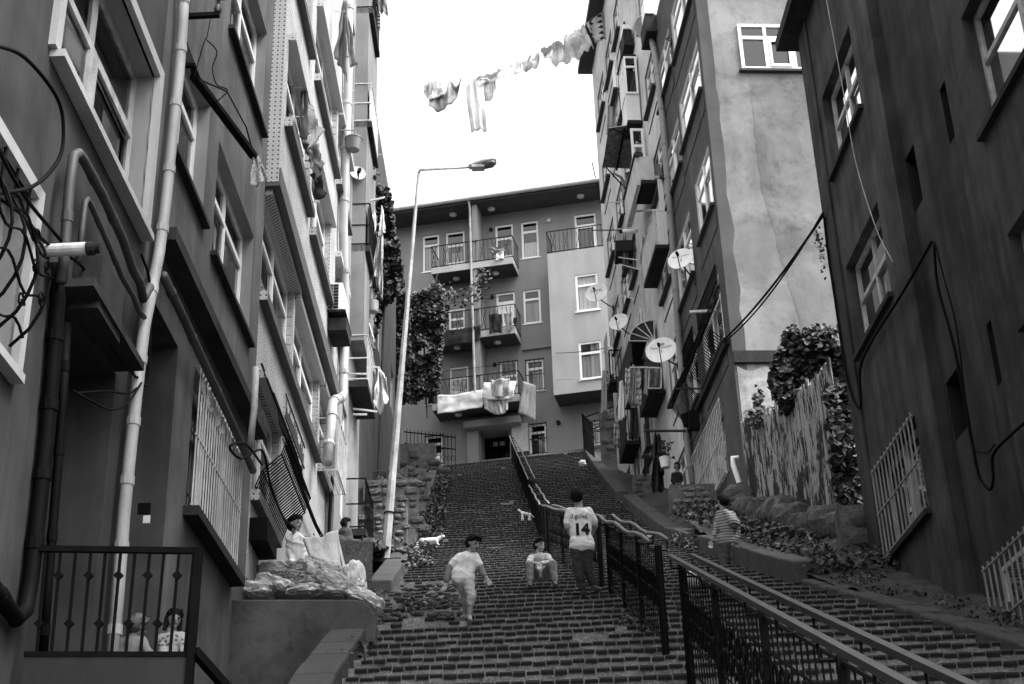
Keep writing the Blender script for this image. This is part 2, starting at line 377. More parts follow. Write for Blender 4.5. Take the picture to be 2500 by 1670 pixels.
# mortar bed of the flight
def dlt(Y): return interp([(0, .035), (42, .045), (46, .10), (49.6, .19)], Y)
NOS = []; Y = 5.2; z = zs(Y)
while z < 19.6:
    NOS.append((Y, z)); z2 = z+.2
    a, b = Y, Y+1.5
    for _ in range(30):
        m_ = (a+b)/2
        if zs(m_) < z2: a = m_
        else: b = m_
    Y = (a+b)/2; z = z2
bed = MB(); bk = MB()
for k, (Y, z) in enumerate(NOS):
    Yn, zn = NOS[k+1] if k+1 < len(NOS) else (Y+1.2, z+.2)
    x0, x1 = XL(Y)-.1, XRr(Y)+.1; d0 = dlt(Y); d1 = dlt(Yn)
    yf = lambda x: Y-(x)*d0; yb = lambda x: Yn-(x)*d1+.3
    bed.hexa([(x0, yf(x0)+.016, z-.45), (x1, yf(x1)+.016, z-.45), (x1, yb(x1), z-.45), (x0, yb(x0), z-.45),
              (x0, yf(x0)+.016, z-.012), (x1, yf(x1)+.016, z-.012), (x1, yb(x1), z-.012), (x0, yb(x0), z-.012)])
    if Y < 9.5: continue
    x = x0+.1+random.random()*.1; wav = random.uniform(-.004, .004); L0 = random.choice([.105, .11, .11, .118])
    while x < x1-.1:
        L_ = L0*random.uniform(.94, 1.06); xa, xb = x, x+L_
        x = xb+random.uniform(.004, .010)
        nv = noise.noise(Vector((xa*.8, Y*.55, 3)))
        worn = (xa < XL(Y)+1.0 and 15.5 < Y < 21) and random.random() < .55
        if worn or random.random() < .003 or (nv > .68 and random.random() < .5): continue
        h = .05*random.uniform(.85, 1.12); dz = random.uniform(-.006, .003)+.005*noise.noise(Vector((xa*1.3, Y, 9))); dy = random.uniform(-.006, .006)
        zt = z+dz; y0 = yf(xa)+dy; y1 = yf(xb)+dy; t = .2
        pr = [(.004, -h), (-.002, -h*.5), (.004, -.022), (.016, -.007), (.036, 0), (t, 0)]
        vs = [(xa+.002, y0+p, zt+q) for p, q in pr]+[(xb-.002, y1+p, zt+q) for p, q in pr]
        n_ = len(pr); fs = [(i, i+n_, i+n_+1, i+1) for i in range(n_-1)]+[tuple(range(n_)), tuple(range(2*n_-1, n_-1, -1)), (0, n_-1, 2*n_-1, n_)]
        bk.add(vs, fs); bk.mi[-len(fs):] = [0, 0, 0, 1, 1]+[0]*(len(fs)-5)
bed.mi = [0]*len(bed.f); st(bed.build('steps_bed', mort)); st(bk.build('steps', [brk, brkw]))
# pavement at the head of the steps
g = MB(); g.hexa([(-9, 53, 19.2), (4.4, 49.0, 19.2), (4.4, 50.4, 19.2), (-9, 54, 19.2), (-9, 52.6, 19.74), (4.4, 48.9, 19.74), (4.4, 50.4, 19.74), (-9, 54, 19.74)]); st(g.build('pavement', mort))
# ---- kerbs: rows of long flat stones either side
def kerb(Xf, side, y0, y1, wd, lift, L_=.6):
    mb = MB(); Y = y0
    while Y < y1:
        l = L_*random.uniform(.8, 1.15); ya, yb = Y, min(Y+l, y1); Y = yb
        xa, xb = Xf(ya), Xf(yb); za, zb = zs(ya)+lift, zs(yb)+lift; j = random.uniform(-.012, .012); g_ = .012
        mb.hexa([(xa, ya+g_, za-.7), (xa+side*wd, ya+g_, za-.7), (xb+side*wd, yb, zb-.7), (xb, yb, zb-.7),
                 (xa+side*.01, ya+g_, za+j), (xa+side*wd, ya+g_, za+j), (xb+side*wd, yb, zb+j), (xb+side*.01, yb, zb+j)])
    return mb
kl = kerb(XL, -1, 11.2, 16.2, .36, .10); kl2 = kerb(lambda y: XL(y)-.02, -1, 19.6, 33.2, .34, .12, .8); kl3 = kerb(lambda y: XL(y)+.02, -1, 33.9, 45.5, .36, .2)
kl.v += []; off = len(kl.v)
for q in (kl2, kl3): k0 = len(kl.v); kl.v += q.v; kl.f += [tuple(i+k0 for i in f) for f in q.f]; kl.mi += q.mi
k1 = kerb(XRr, 1, 5, 17.9, .28, .09, .36)
for q in (kerb(XRr, 1, 18.1, 24.4, .36, .32, .6), kerb(XRr, 1, 25.5, 35.4, .36, .3, .6), kerb(lambda y: XRr(y)-.1, 1, 36.2, 48.6, .34, .32, .6)):
    k0 = len(k1.v); k1.v += q.v; k1.f += [tuple(i+k0 for i in f) for f in q.f]; k1.mi += q.mi
for nm, q in (('kerb', kl), ('kerb', k1)):
    o = st(q.build(nm, kerbm)); bv = o.modifiers.new('b', 'BEVEL'); bv.width = .025; bv.segments = 2
# ---- rough earth terraces between the kerbs and the houses
def rough_sheet(x0f, x1f, y0, y1, zf, nx=10, ny=120, amp=.05, m_=earth, name='ground', fr=2.2):
    mb = MB(); rows = []
    for j in range(ny+1):
        y = y0+(y1-y0)*j/ny; a, b = x0f(y), x1f(y)
        rows.append([(a+(b-a)*i/nx, y, zf(y, a+(b-a)*i/nx)+amp*noise.fractal(Vector(((a+(b-a)*i/nx)*fr, y*fr, 0)), 1, 2, 4)) for i in range(nx+1)])
    mb.grid(rows); return st(mb.build(name, m_, smooth=False))
def lz(y, x):      # left side: flat landing by the sacks, then terraces
    return interp([(14.4, 4.2), (17.3, 4.3), (17.4, 5.1), (19.4, 5.3), (19.6, 6.55), (21, 6.9), (25.3, 8.35), (25.6, 9.25), (29.8, 10.1), (30.0, 11.4), (36, 13.1), (36.2, 14.0), (44, 16.9), (47, 18.4), (50, 19.6)], y)
rough_sheet(lambda y: -4.6, lambda y: XL(y)-.3, 14.5, 52, lz, 16, 240, .07)
def rz(y, x): return zs(y)+interp([(16, .06), (18.5, .16), (24, .3), (26, .5)], y)+max(0, x-XRr(y)-.5)*interp([(17, .12), (20, .42), (26, .35)], y)
rough_sheet(lambda y: XRr(y)+.15, lambda y: 5.8, 5, 26.2, rz, 14, 160, .07)
rough_sheet(lambda y: XRr(y)+.2, lambda y: 4.9, 26.2, 50, lambda y, x: zs(y)+.2+max(0, x-XRr(y)-.5)*.6, 8, 160, .04)
# ---- loose stones
def rock(c, d, seed, M=None):
    vs = []; fs = []; n_, m2 = 9, 6
    for i in range(m2+1):
        for k in range(n_):
            a = 2*math.pi*k/n_; b = math.pi*i/m2-math.pi/2
            v = Vector((math.cos(a)*math.cos(b), math.sin(a)*math.cos(b), math.sin(b)))
            v = Vector([math.copysign(abs(q)**.7, q) for q in v]); v *= 1+.28*noise.noise(v*1.7+Vector((seed*3.1, 0, 0)))
            vs.append(Vector((v.x*d[0], v.y*d[1], v.z*d[2]))+Vector(c))
    for i in range(m2):
        for k in range(n_): fs.append((i*n_+k, i*n_+(k+1) % n_, (i+1)*n_+(k+1) % n_, (i+1)*n_+k))
    return vs, fs
mb = MB()
for i in range(150):
    y = random.uniform(19.6, 46); x = random.uniform(-3.0, XL(y)-.42); s_ = random.uniform(.04, .13)
    mb.add(*rock((x, y, lz(y, x)+s_*.3), (s_, s_*random.uniform(.7, 1.2), s_*.7), i))
for i in range(120):
    y = random.uniform(15.8, 19.8); x = random.uniform(XL(y)-.35, XL(y)+.95); s_ = random.uniform(.02, .055)
    mb.add(*rock((x, y, zs(y)+.01), (s_*1.3, s_, s_*.5), i+300))
tag(mb.build('loose_stones', mat('stone_dark', .07, .95, 'rough', .4)), kind='stuff')
# ---------------------------------------------------------------- weeds
def weeds(spots, name, label, cat='weeds'):
    mb = MB()
    for (x, y, z, r_, h_, n_, sz) in spots:
        pts = []
        for _ in range(n_):
            a = random.random()*6.3; q = r_*math.sqrt(random.random()); pts.append((x+q*math.cos(a), y+q*math.sin(a)*.8, z+h_*random.random()*(1-q/r_*.6)))
        mb.leaves(pts, sz, Vector((0, -.6, .6)), 1.0)
    o = mb.build(name, leafm); return tag(o, label, cat) if 0 else tag(o, kind='stuff')
sp = []
for i in range(60):
    y = random.uniform(22, 46); sp.append((XL(y)+random.uniform(-.05, .28)*(1.3 if y > 28 else 1), y, zs(y)+.03, random.uniform(.1, .26), random.uniform(.12, .4), 34, .075))
for i in range(26):
    y = random.uniform(19, 46); x = random.uniform(-2.9, XL(y)-.35); sp.append((x, y, lz(y, x), .25, .25, 26, .07))
for (px, py, r_) in [(870, 1540, .2), (885, 1550, .15), (860, 1585, .22), (850, 1610, .2), (1035, 1482, .12), (1000, 1480, .1), (1150, 1352, .12), (1010, 1495, .1), (1560, 1500, .18), (1600, 1540, .18), (1540, 1520, .12), (1480, 1300, .08), (1210, 1350, .12), (1440, 1150, .1)]:
    r0 = ray(px, py); Yq = 5
    while Yq < 49 and r0.z/r0.x*0+zs(Yq) < r0.z/r0.y*Yq-0: Yq += .05
    # march until the view line meets the flight
    Yq = 9.0
    while Yq < 49 and r0.z/r0.y*Yq > zs(Yq): Yq += .05
    sp.append((r0.x/r0.y*Yq, Yq, zs(Yq), r_, .12, 45, .05))
weeds(sp, 'weeds_left', '')
sp = []
for i in range(70):
    y = random.uniform(17.5, 29); x = XRr(y)+random.uniform(.35, 1.0); sp.append((x, y, rz(y, x), .25, .35, 36, .075))
for i in range(30):
    y = random.uniform(24.2, 26); x = XRr(y)+random.uniform(-.1, .5); sp.append((x, y, zs(y)+.1, .22, .25, 30, .06))
for i in range(70):
    y = random.uniform(9, 18); x = XRr(y)+random.uniform(.3, .75); sp.append((x, y, rz(y, x)-.03, .1, .12, 30, .04))
for i in range(14):
    y = random.uniform(30, 46); x = XRr(y)+random.uniform(-.12, .05); sp.append((x, y, zs(y)+.03, .12, .15, 20, .05))
weeds(sp, 'weeds_right', '')
for o in list(C.objects):
    if o.name.startswith('weeds_'): o.name = 'weeds'
# ================================================================ centre railing
def XR_(Y): return interp([(3.9, 1.32), (11.7, 1.33), (12.8, 1.26), (18.2, 1.15), (18.9, 1.09), (25, .53), (26, .5), (33, .38), (34, .38), (48, -.12)], Y)
def zr(Y): return interp([(3.9, .72), (11.7, 3.70), (12.8, 4.2), (18.2, 6.31), (18.9, 6.54), (25, 8.92), (26, 9.3), (33, 12.3), (34, 12.8), (48, 19.75)], Y)
def railing(Y0, Y1, label, flat=False, npan=1, leaf=True, dbl=.085, rr=.02, wavy=0):
    t = thing('stair_railing', (XR_(Y0), Y0, zs(Y0)), label, 'railing', 'railing panels down the middle of the steps')
    pt = lambda Y, dz=0, dx=0: Vector((XR_(Y)+dx, Y, zr(Y)+dz))
    L_ = Y1-Y0
    for side in (-1, 1):
        mb = MB(); n_ = max(2, int(L_/.5)); ps = [pt(Y0+L_*i/n_, wavy*math.sin(i*1.35+side*.3)*.022, side*dbl) for i in range(n_+1)]
        e0 = ps[0]+Vector((0, -.12, -.05)); 
        if flat:
            a, b = ps[0], ps[-1]; mb.bar(a, b, .042, .03)
        else: mb.tube(ps, rr, 8)
        mb.build('handrail', hr_f if flat else hr_m, t, smooth=not flat)
    n_ = max(2, int(L_/.9))
    for i in range(n_+1):
        Yb = Y0+.05+(L_-.1)*i/n_; c = pt(Yb, -.1)
        br = MB(); br.tube([c+Vector((-dbl, 0, .09)), c+Vector((-dbl, 0, .0)), c+Vector((dbl, 0, .0)), c+Vector((dbl, 0, .09))], .009, 5); br.build('bracket', blk, t)
    npost = max(1, int(round(L_/1.9)))
    for i in range(npost+1):
        Yb = Y0+.03+(L_-.06)*i/npost; p = MB(); big = i in (0, npost); r_ = .035 if big else .022
        if big: p.tube([(XR_(Yb), Yb, zs(Yb)-.25), pt(Yb, -.06)], r_, 10)
        else: p.bar((XR_(Yb), Yb, zs(Yb)-.2), pt(Yb, -.08), r_*2)
        p.build('post', blk, t, smooth=False)
    fr = MB(); H = .1
    for dz in (-.11, -.3, -.70, -.93): 
        fr.tube([pt(Y0+L_*i/8, dz) for i in range(9)], .011 if dz in (-.11, -.93) else .008, 5)
    fr.build('rail_frame', blk, t)
    nb = int(L_/(.15 if flat else .15)); b = MB()
    bars = []
    for i in range(1, nb):
        Yb = Y0+L_*i/nb; b = MB(); b.bar(pt(Yb, -.93), pt(Yb, -.11), .009); bars.append(b)
    if len(bars) <= 60:
        for b in bars: b.build('bar', blk, t)
    else:
        a = MB()
        for b in bars: k0 = len(a.v); a.v += b.v; a.f += [tuple(i+k0 for i in f) for f in b.f]; a.mi += b.mi
        tag(a.build('bars', blk, t), kind='stuff')
    if leaf:      # wrought scroll band between the two middle rails
        q = MB(); n_ = int(L_/.2)
        for i in range(n_):
            Yb = Y0+L_*(i+.5)/n_
            for zc in (-.42, -.58):
                c = pt(Yb, zc); q.tube([c+Vector((0, .075*math.cos(a_/7*6.3), .075*math.sin(a_/7*6.3))) for a_ in range(8)], .008, 4, cap=False)
            for _ in range(1):
                c = pt(Yb+random.uniform(-.08, .08), -.5+random.uniform(-.15, .15)); q.leaves([c], .055, Vector((1, 0, 0)), .3)
        q.build('scroll_band', blk, t)
    return t
hr_f = mat('handrail_dark', .02, .45, 'metal', .4, spec=.4); hr_m = mat('handrail_worn', .12, .5, 'metal', .35, spec=.6); 
railing(4.2, 11.7, 'nearest black railing panel with two broad flat handrails running out at the bottom right corner', flat=True, dbl=.09)
railing(12.8, 18.2, 'black railing panel with wavy double handrail between the nearest panel and the number 14 boy', wavy=1)
railing(18.9, 25.0, 'black railing panel directly behind the number 14 boy', wavy=.5)
railing(26.0, 33.0, 'short wavy black railing panel beside the climbing calico cat', wavy=1)
railing(34.2, 48.0, 'topmost long black railing panel reaching the entrance door', wavy=.6)
# ================================================================ street lamp
t = thing('street_lamp', (-2.28, 23.8, 7.5), 'tall galvanised street lamp leaning over the left kerb with one arm to the right', 'street lamp')
mb = MB(); a = Vector((-2.28, 23.8, 7.2)); b = Vector((-1.67, 23.8, 15.25))
n8 = 8; mb.tube([a.lerp(b, i/8) for i in range(9)], [.088-.062*(i/8)**.8 for i in range(9)], 8); mb.build('pole', galv, t)
mb = MB(); mb.box((-2.27, 23.8, 7.53), (.62, .6, .06)); mb.build('base_plate', concd, t)
e = atY(1150, 408, 23.8); mb = MB(); mb.tube([b, b+Vector((.03, 0, .07)), e], [.028, .026, .022], 8); mb.build('arm', galv, t, smooth=True)
mb = MB(); h0 = e; h1 = atY(1212, 392, 23.8); dx = (h1-h0).normalized(); up = Vector((-dx.z, 0, dx.x))
ln = (h1-h0).length; NS = 18
def shell(prof, zoff, flat):
    rows = []
    for t_, w_, h_ in prof:
        c = h0+dx*(ln*t_)+up*zoff; rows.append([c+Vector((0, 1, 0))*w_*math.cos(q)+up*h_*(math.sin(q) if math.sin(q) > 0 else math.sin(q)*flat) for q in [2*math.pi*i/14 for i in range(15)]])
    return rows
mb.grid(shell([(-.08, .01, .01), (-.07, .06, .06), (.5, .13, .09), (.85, .12, .07), (.99, .06, .03), (1.0, .005, .005)], 0, .5)); hd = mb.build('lamp_head', mat('lamp_housing', .3, .5, 'metal', .2), t, smooth=True)
mb = MB(); mb.grid(shell([(.42, .01, .01), (.45, .1, .05), (.8, .11, .06), (.97, .03, .02), (.98, .003, .003)], -.045, 1)); mb.build('lamp_glass', mat('lamp_glass', .08, .15), hd, smooth=True)
mb = MB(); mb.box(h0+dx*ln*.25-up*.05, (.24, .17, .06)); mb.build('gear_box', galv, hd)
mb = MB(); c = a.lerp(b, .155); mb.tube([c+Vector((.085*math.cos(q), .085*math.sin(q), 0)) for q in [i*.7 for i in range(10)]], .012, 5); mb.build('strap', blk, t)
# ================================================================ buildings
FL_ = Fac(-3.02, 0, .46, 1); FU = Fac(-2.64, 0, -.5, 1); FT = Fac(-2.79, 0, -.5, 1)
FM = Fac(6.2, 0, -4.2, -1); FR = Fac(5.33, 0, -2.18, -1); FC = Fac(0, 50, -78.1, -1)
def wpx(F, a, b, t, o=0):
    s0, z0 = F.px(*a, o); s1, z1 = F.px(*b, o); z = F.px(*t, o)[1]
    return (min(s0, s1), max(s0, s1), (z0+z1)/2, z)
plDoor = mat('plaster_doorway', .055, .9, 'plaster', .35)
# ---- left, nearest: dark rendered house
bl = thing('apartment_building', FL_.P(5, -.6), 'nearest dark rendered house on the left with a white-trimmed window and deep doorways', 'building', 'apartment houses lining the stepped street')
w1 = (7.85, FL_.px(352, 470)[0], FL_.px(340, 560)[1], FL_.px(378, 187)[1]); w1 = (w1[0], FL_.px(378, 187)[0], w1[2], w1[3])
w0 = (6.1, FL_.px(77, 486)[0], FL_.px(20, 926)[1]+.05, FL_.px(77, 486)[1])
d1 = (8.62, FL_.px(283, 915)[0], -.5, FL_.px(283, 915)[1], 1.1, 3)
SB = 10.35
mb = MB(); wall(FL_, mb, 3.5, SB, -.6, 14, [w1, w0, d1, (7.85, w1[1], w1[2]+3, w1[3]+3)], .26); mb.build('wall', [plL, reveal, dark, plDoor], bl)
W = window(bl, FL_, *w1, depth=.2, cols=2, tr=.38, fm=pvcd, fw=.06, sill=.06, sillo=.1, surround=(.11, .05), cur=[(.0, .5, .0, 1, curtd), (.52, 1, .0, .62, curt)], opensash=1)
W = window(bl, FL_, *w0, depth=.2, cols=2, tr=.3, fm=pvcd, sill=.06, surround=(.09, .05), cur=[(.5, 1, 0, 1, curt)])
q = MB()      # bulging wrought grille over the lower window
H = w0[3]-w0[2]-.1; e1 = w0[1]-.12; bul = lambda t: .03+.19*max(0, math.sin(math.pi*min(1, max(0, t-.25)/.75)))**.7
for i in range(8):
    s_ = w0[0]+(e1-w0[0])*i/7; q.tube([FL_.P(s_, w0[3]-H*k/10, bul(k/10)) for k in range(11)], .011, 5)
for k in range(5):
    t_ = .3+.65*k/4; q.tube([FL_.P(w0[0]+(e1-w0[0])*i/20, w0[3]-H*t_+.05*math.sin(i*.9+k), bul(t_)+.01) for i in range(21)], .009, 4)
for i in range(6):
    c = FL_.P(e1-.05-(i % 2)*.2, w0[3]-H*(.35+.1*i), bul(.35+.1*i)); q.tube([c+Vector((.0, .06*math.cos(a*.7)*(1-a/14), .06*math.sin(a*.7)*(1-a/14))) for a in range(12)], .008, 4)
q.build('window_grille', blk, W)
W = window(bl, FL_, 7.85, w1[1], w1[2]+3, w1[3]+3, depth=.2, fm=pvcd, surround=(.11, .05))
mb = MB(); FL_.box(mb, d1[0], d1[1], 1.6, d1[3], -1.09, -1.04); mb.build('door', mat('door_dark', .03, .5, 'metal', .3), bl)
mb = MB(); FL_.box(mb, d1[0]-.12, d1[1]-.05, d1[3]+.0, d1[3]+.06, .002, .22); mb.build('door_canopy', concd, bl)
# ---- left, second
bm = thing('apartment_building', FL_.P(SB, -.6), 'streaky grey house on the left between the white drainpipe and the tiled building', 'building', 'apartment houses lining the stepped street')
ww = [wpx(FL_, (425, 370), (493, 546), (508, 245)), wpx(FL_, (516, 619), (606, 833), (614, 563)), wpx(FL_, (560, 72), (639, 318), (640, 318))]
ww[0] = (10.75, ww[0][1], ww[0][2], ww[0][3]); ww[2] = (ww[2][0], ww[2][1], ww[2][2], ww[2][2]+1.45); ww.append((10.75, ww[0][1], ww[2][2], ww[2][3]))
gw = wpx(FL_, (451, 1240), (562, 1407), (486, 913)); d2 = (10.55, FL_.px(435, 848)[0], 0, FL_.px(435, 848)[1], .95, 3)
mb = MB(); wall(FL_, mb, SB, 15.05, -.6, 15.5, ww+[gw, d2], .22); mb.build('wall', [plL2, reveal, dark, plDoor], bm)
for i, q in enumerate(ww): window(bm, FL_, *q, depth=.17, cols=2, tr=.3, fm=pvc, sill=.05, sillm=concd, sillo=.07, cur=[(0, .5, 0, .7, curt), (.5, 1, .0, .7, curt)], opensash=0)
W = window(bm, FL_, *gw, depth=.17, cols=2, tr=0, fm=wmet, sill=.09, sillm=concd, sillo=.14, cur=[(0, .6, 0, 1, curt)], grille=(.1, .012, .06), gm=wmet)
q = MB()
for i in range(9):      # white scroll band above the bars
    c = FL_.P(gw[0]+(gw[1]-gw[0])*(i+.5)/9, gw[3]-.16, .065)
    for k in range(3): q.tube([c+FL_.d*random.uniform(-.1, .1)+Vector((0, 0, random.uniform(-.12, .12))) for _ in range(3)], .012, 4)
q.build('scroll_band', wmet, W)
mb = MB(); FL_.box(mb, 10.6, 15.0, 6.22, 6.34, .002, .17); mb.build('ledge', concd, bm)
mb = MB(); FL_.box(mb, d2[0], d2[1], .5, d2[3], -.94, -.9); mb.build('door', mat('door_dark', .03), bm)
# ---- left, third: pale tiled building
bt = thing('apartment_building', FU.P(14.45, 3), 'pale apartment block clad in speckled tiles with dark-soled window surrounds on the left', 'building', 'apartment houses lining the stepped street')
SE = 21.6; ZB = FU.px(653, 367)[1]
A = wpx(FU, (697, 295), (751, 505), (738, 245)); B_ = wpx(FU, (768, 199), (818, 396), (812, 214)); F5 = wpx(FU, (814, 432), (847, 538), (835, 364)); G = wpx(FU, (757, 557), (799, 726), (801, 532)); H_ = wpx(FU, (814, 810), (837, 852), (827, 665))
Cw = wpx(FU, (728, 0), (772, 151), (772, 151)); 
sills = sorted({round(v[2], 2) for v in (A, B_, F5, G)})
up = [A, B_, F5, G]
zA = A[2]; H1 = A[3]-A[2]; 
fl2 = (B_[2]+F5[2])/2; hh = 1.25
up = [(A[0], A[1], A[2], A[3]), (G[0], G[1], G[2], G[3]), (H_[0], H_[1], H_[2]-.0, H_[3]), (B_[0], B_[1], fl2, fl2+hh), (F5[0]+.4, F5[1], fl2, fl2+hh), (15.35, 17.3, fl2, fl2+hh), (Cw[0], Cw[1], Cw[2], Cw[2]+hh), (18.9, 20.9, Cw[2], Cw[2]+hh)]
ok = []
for q in up:
    if all(q[1] < p[0] or q[0] > p[1] or q[3] < p[2] or q[2] > p[3] for p in ok): ok.append(q)
up = ok
mb = MB(); wall(FU, mb, 15.07, SE, ZB, 21.5, up, .2); 
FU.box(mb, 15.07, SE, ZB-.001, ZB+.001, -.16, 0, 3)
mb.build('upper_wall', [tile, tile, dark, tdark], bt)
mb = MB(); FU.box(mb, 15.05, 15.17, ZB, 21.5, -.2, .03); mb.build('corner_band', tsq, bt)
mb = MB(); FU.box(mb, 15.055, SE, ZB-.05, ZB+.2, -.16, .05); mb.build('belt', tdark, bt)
def tilewin(F, q, par, cur=None, **k):
    W = window(par, F, *q, depth=.12, cols=2, tr=.3, fm=pvc, cur=cur, **k)
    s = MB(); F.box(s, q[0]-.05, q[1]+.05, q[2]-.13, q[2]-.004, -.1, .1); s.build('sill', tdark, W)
    s = MB(); F.box(s, q[0]-.06, q[0]-.052, q[2]-.13, q[2]-.004, -.1, .1); s.build('sill_end', tsq, W)
    s = MB(); F.box(s, q[1], q[1]+.14, q[2], q[3], -.0, .02); F.box(s, q[0]-.05, q[1]+.14, q[3], q[3]+.1, 0, .1); s.build('surround', tsq, W)
    return W
for q in up: tilewin(FU, q, bt, cur=[(0, .45, 0, .7, curt)] if random.random() < .6 else None)
lw = [wpx(FT, (634, 730), (707, 909), (701, 665)), wpx(FT, (709, 940), (770, 1099), (760, 879)), wpx(FT, (766, 1115), (796, 1184), (795, 994)), wpx(FT, (605, 1190), (668, 1300), (660, 1130))]
lw[2] = (max(lw[2][0], lw[1][1]+.3), lw[2][1], lw[2][2], lw[2][3])
lw[3] = (15.3, lw[3][1], lw[3][2], lw[3][2]+1.35)
bd = (15.2, 15.8, 3.6, 4.75)
mb = MB(); wall(FT, mb, 15.07, SE, 3, ZB-.05, lw+[bd], .2); mb.build('lower_wall', [tile, tile, dark], bt)
for i, q in enumerate(lw[:3]): W = tilewin(FT, q, bt, cur=[(0, .5, 0, .75, curt)])
q = MB(); k = lw[2]
for i in range(6): q.bar(FT.P(k[0]+(k[1]-k[0])*i/5, k[2]-.1, .3), FT.P(k[0]+(k[1]-k[0])*i/5, k[2]+.75, .3), .02)
for zz in (-.1, .75):
    q.bar(FT.P(k[0]-.02, k[2]+zz, .3), FT.P(k[1]+.02, k[2]+zz, .3), .025); q.bar(FT.P(k[0], k[2]+zz, 0), FT.P(k[0], k[2]+zz, .3), .02); q.bar(FT.P(k[1], k[2]+zz, 0), FT.P(k[1], k[2]+zz, .3), .02)
for i in range(4): q.bar(FT.P(k[0], k[2]-.1, .06+.07*i), FT.P(k[1], k[2]-.1, .06+.07*i), .014)
q.build('window_cage', wmet, W)
q3 = lw[3]; W = tilewin(FT, q3, bt, cur=[(0, 1, 0, 1, curtd)])
q = MB()     # long bulging black grille
s0, s1 = q3[0]-.1, q3[1]+.25; H = 1.5
for i in range(26):
    s_ = s0+(s1-s0)*i/25; q.tube([FT.P(s_, q3[2]+H-H*k/8, .05+.24*math.sin(math.pi*k/8)**1.3+(.12 if k in (5, 6) else 0)) for k in range(9)], .009, 5)
for k in range(9): q.tube([FT.P(s0, q3[2]+H-H*k/8, .06+.24*math.sin(math.pi*k/8)**1.3+(.12 if k in (5, 6) else 0)), FT.P(s1, q3[2]+H-H*k/8, .06+.24*math.sin(math.pi*k/8)**1.3+(.12 if k in (5, 6) else 0))], .01, 5)
q.build('window_grille', blk, W)
# raised lettered panel between the windows, too worn to read
q = MB(); sa, za_ = FT.px(693, 960); sb_, zb_ = FT.px(740, 1090); FT.box(q, sa, sb_, za_-.62, za_+.0, .002, .02); pn_ = q.build('sign_panel', tile, bt)
q = MB()
for r_ in range(2):
    for i in range(26): x = sa+.06+(sb_-sa-.12)*i/26; FT.box(q, x, x+.03, za_-.3-.3*r_, za_-.06-.3*r_-random.choice([0, 0, .08, .12]), .0205, .03)
FT.box(q, sa, sb_, za_-.325, za_-.3, .0205, .035); FT.box(q, sa, sb_, za_-.02, za_, .0205, .035); q.build('relief_strokes', soff, pn_)
# grille with small diamonds beside it

# ---- left, fourth: narrow pale block with stacked balconies
F4 = Fac(-2.66, 0, -.5, 1)
b3 = thing('apartment_building', F4.P(21.7, 5), 'narrow pale block behind the tiled building, its side hung with tiny balconies', 'building', 'apartment houses lining the stepped street')
hs = [(22.5, 23.2, 8+i*2.7, 10+i*2.7) for i in range(6)]
mb = MB(); wall(F4, mb, 21.65, 25.2, 5, 26, hs, .15); mb.build('wall', [mat('plaster_narrow', .26, .9, 'stain', .3, 1.2), reveal, dark], b3)
for h in hs: window(b3, F4, *h, depth=.1, cols=1, tr=.25, fm=pvc)
for i in range(7):
    z = 7.9+i*2.7; s = MB(); F4.box(s, 23.3, 24.75, z, z+.12, 0, .34); sl_ = s.build('balcony_slab', concd, b3)
    s = MB()
    for k in range(9): s.bar(F4.P(23.32+1.4*k/8, z+.1, .32), F4.P(23.32+1.4*k/8, z+1.0, .32), .014)
    for zz in (.15, 1.0): s.bar(F4.P(23.3, z+zz, .32), F4.P(24.75, z+zz, .32), .025)
    for zz in (.15, .55, 1.0): s.bar(F4.P(23.3, z+zz, 0), F4.P(23.3, z+zz, .32), .02)
    s.build('balcony_rail', wmet if i in (1, 3) else blk, sl_)
    if i in (2, 3, 5): s = MB(); F4.box(s, 23.31, 24.7, z+.15, z+.95, .285, .3); s.build('balcony_panel', dcl if i != 3 else pvcd, sl_)
mb = MB(); F4.box(mb, 23.3, 25.15, 11.5, 25.5, .002, .25); mb.build('flue_shaft', mat('shaft_grey', .2, .8, 'plaster', .2), b3)
# ---- far left: wall block hidden under ivy
b4 = thing('apartment_building', (-4.6, 38, 12), 'low far-left block almost hidden under ivy beside the street lamp', 'building', 'apartment houses lining the stepped street')
F6 = Fac(-3.75, 0, 0, 1)
mb = MB(); wall(F6, mb, 33, 46, 11, 25.0, [(37, 38, 18, 19.4), (41, 42, 18, 19.4)], .15); mb.build('wall', [plM, reveal, dark], b4)
window(b4, F6, 37, 38, 18, 19.4, fm=pvc); window(b4, F6, 41, 42, 18, 19.4, fm=pvc)
def ivy(name, polys, label, size, n_, mt=leafm, cat='climbing plant', stems=None):
    mb = MB(); pts = []
    for poly, Yr, w_ in polys:       # polygon in the plane at depth Yr (x,z given as world), thickness w_
        xs_ = [p[0] for p in poly]; zs_ = [p[1] for p in poly]; cnt = 0; tot = int(n_*w_)
        while cnt < tot:
            x = random.uniform(min(xs_), max(xs_)); z = random.uniform(min(zs_), max(zs_)); ins = False
            for (xa, za), (xb, zb) in zip(poly, poly[1:]+poly[:1]):
                if (za > z) != (zb > z) and x < (xb-xa)*(z-za)/(zb-za)+xa: ins = not ins
            if not ins or noise.noise(Vector((x*1.6, z*1.6, Yr))) < -.42: 
                cnt += .4; continue
            d = .35*noise.noise(Vector((x*1.1, z*1.1, Yr+4)))+random.uniform(-.12, .12); pts.append((x, Yr-abs(d)*1.6+random.uniform(0, .25), z)); cnt += 1
    mb.leaves(pts, size, Vector((0, -.8, .55)), .55)
    if stems:
        sm = MB()
        for s in stems: sm.tube(s, .03, 5)
        t = thing(name, pts[0] if False else (min(p[0] for p in pts), pts[0][1], min(p[2] for p in pts)), label, cat); mb.build('foliage', mt, t); sm.build('stem', wood, t); return t
    return mb.build(name, mt, label=label, cat=cat)
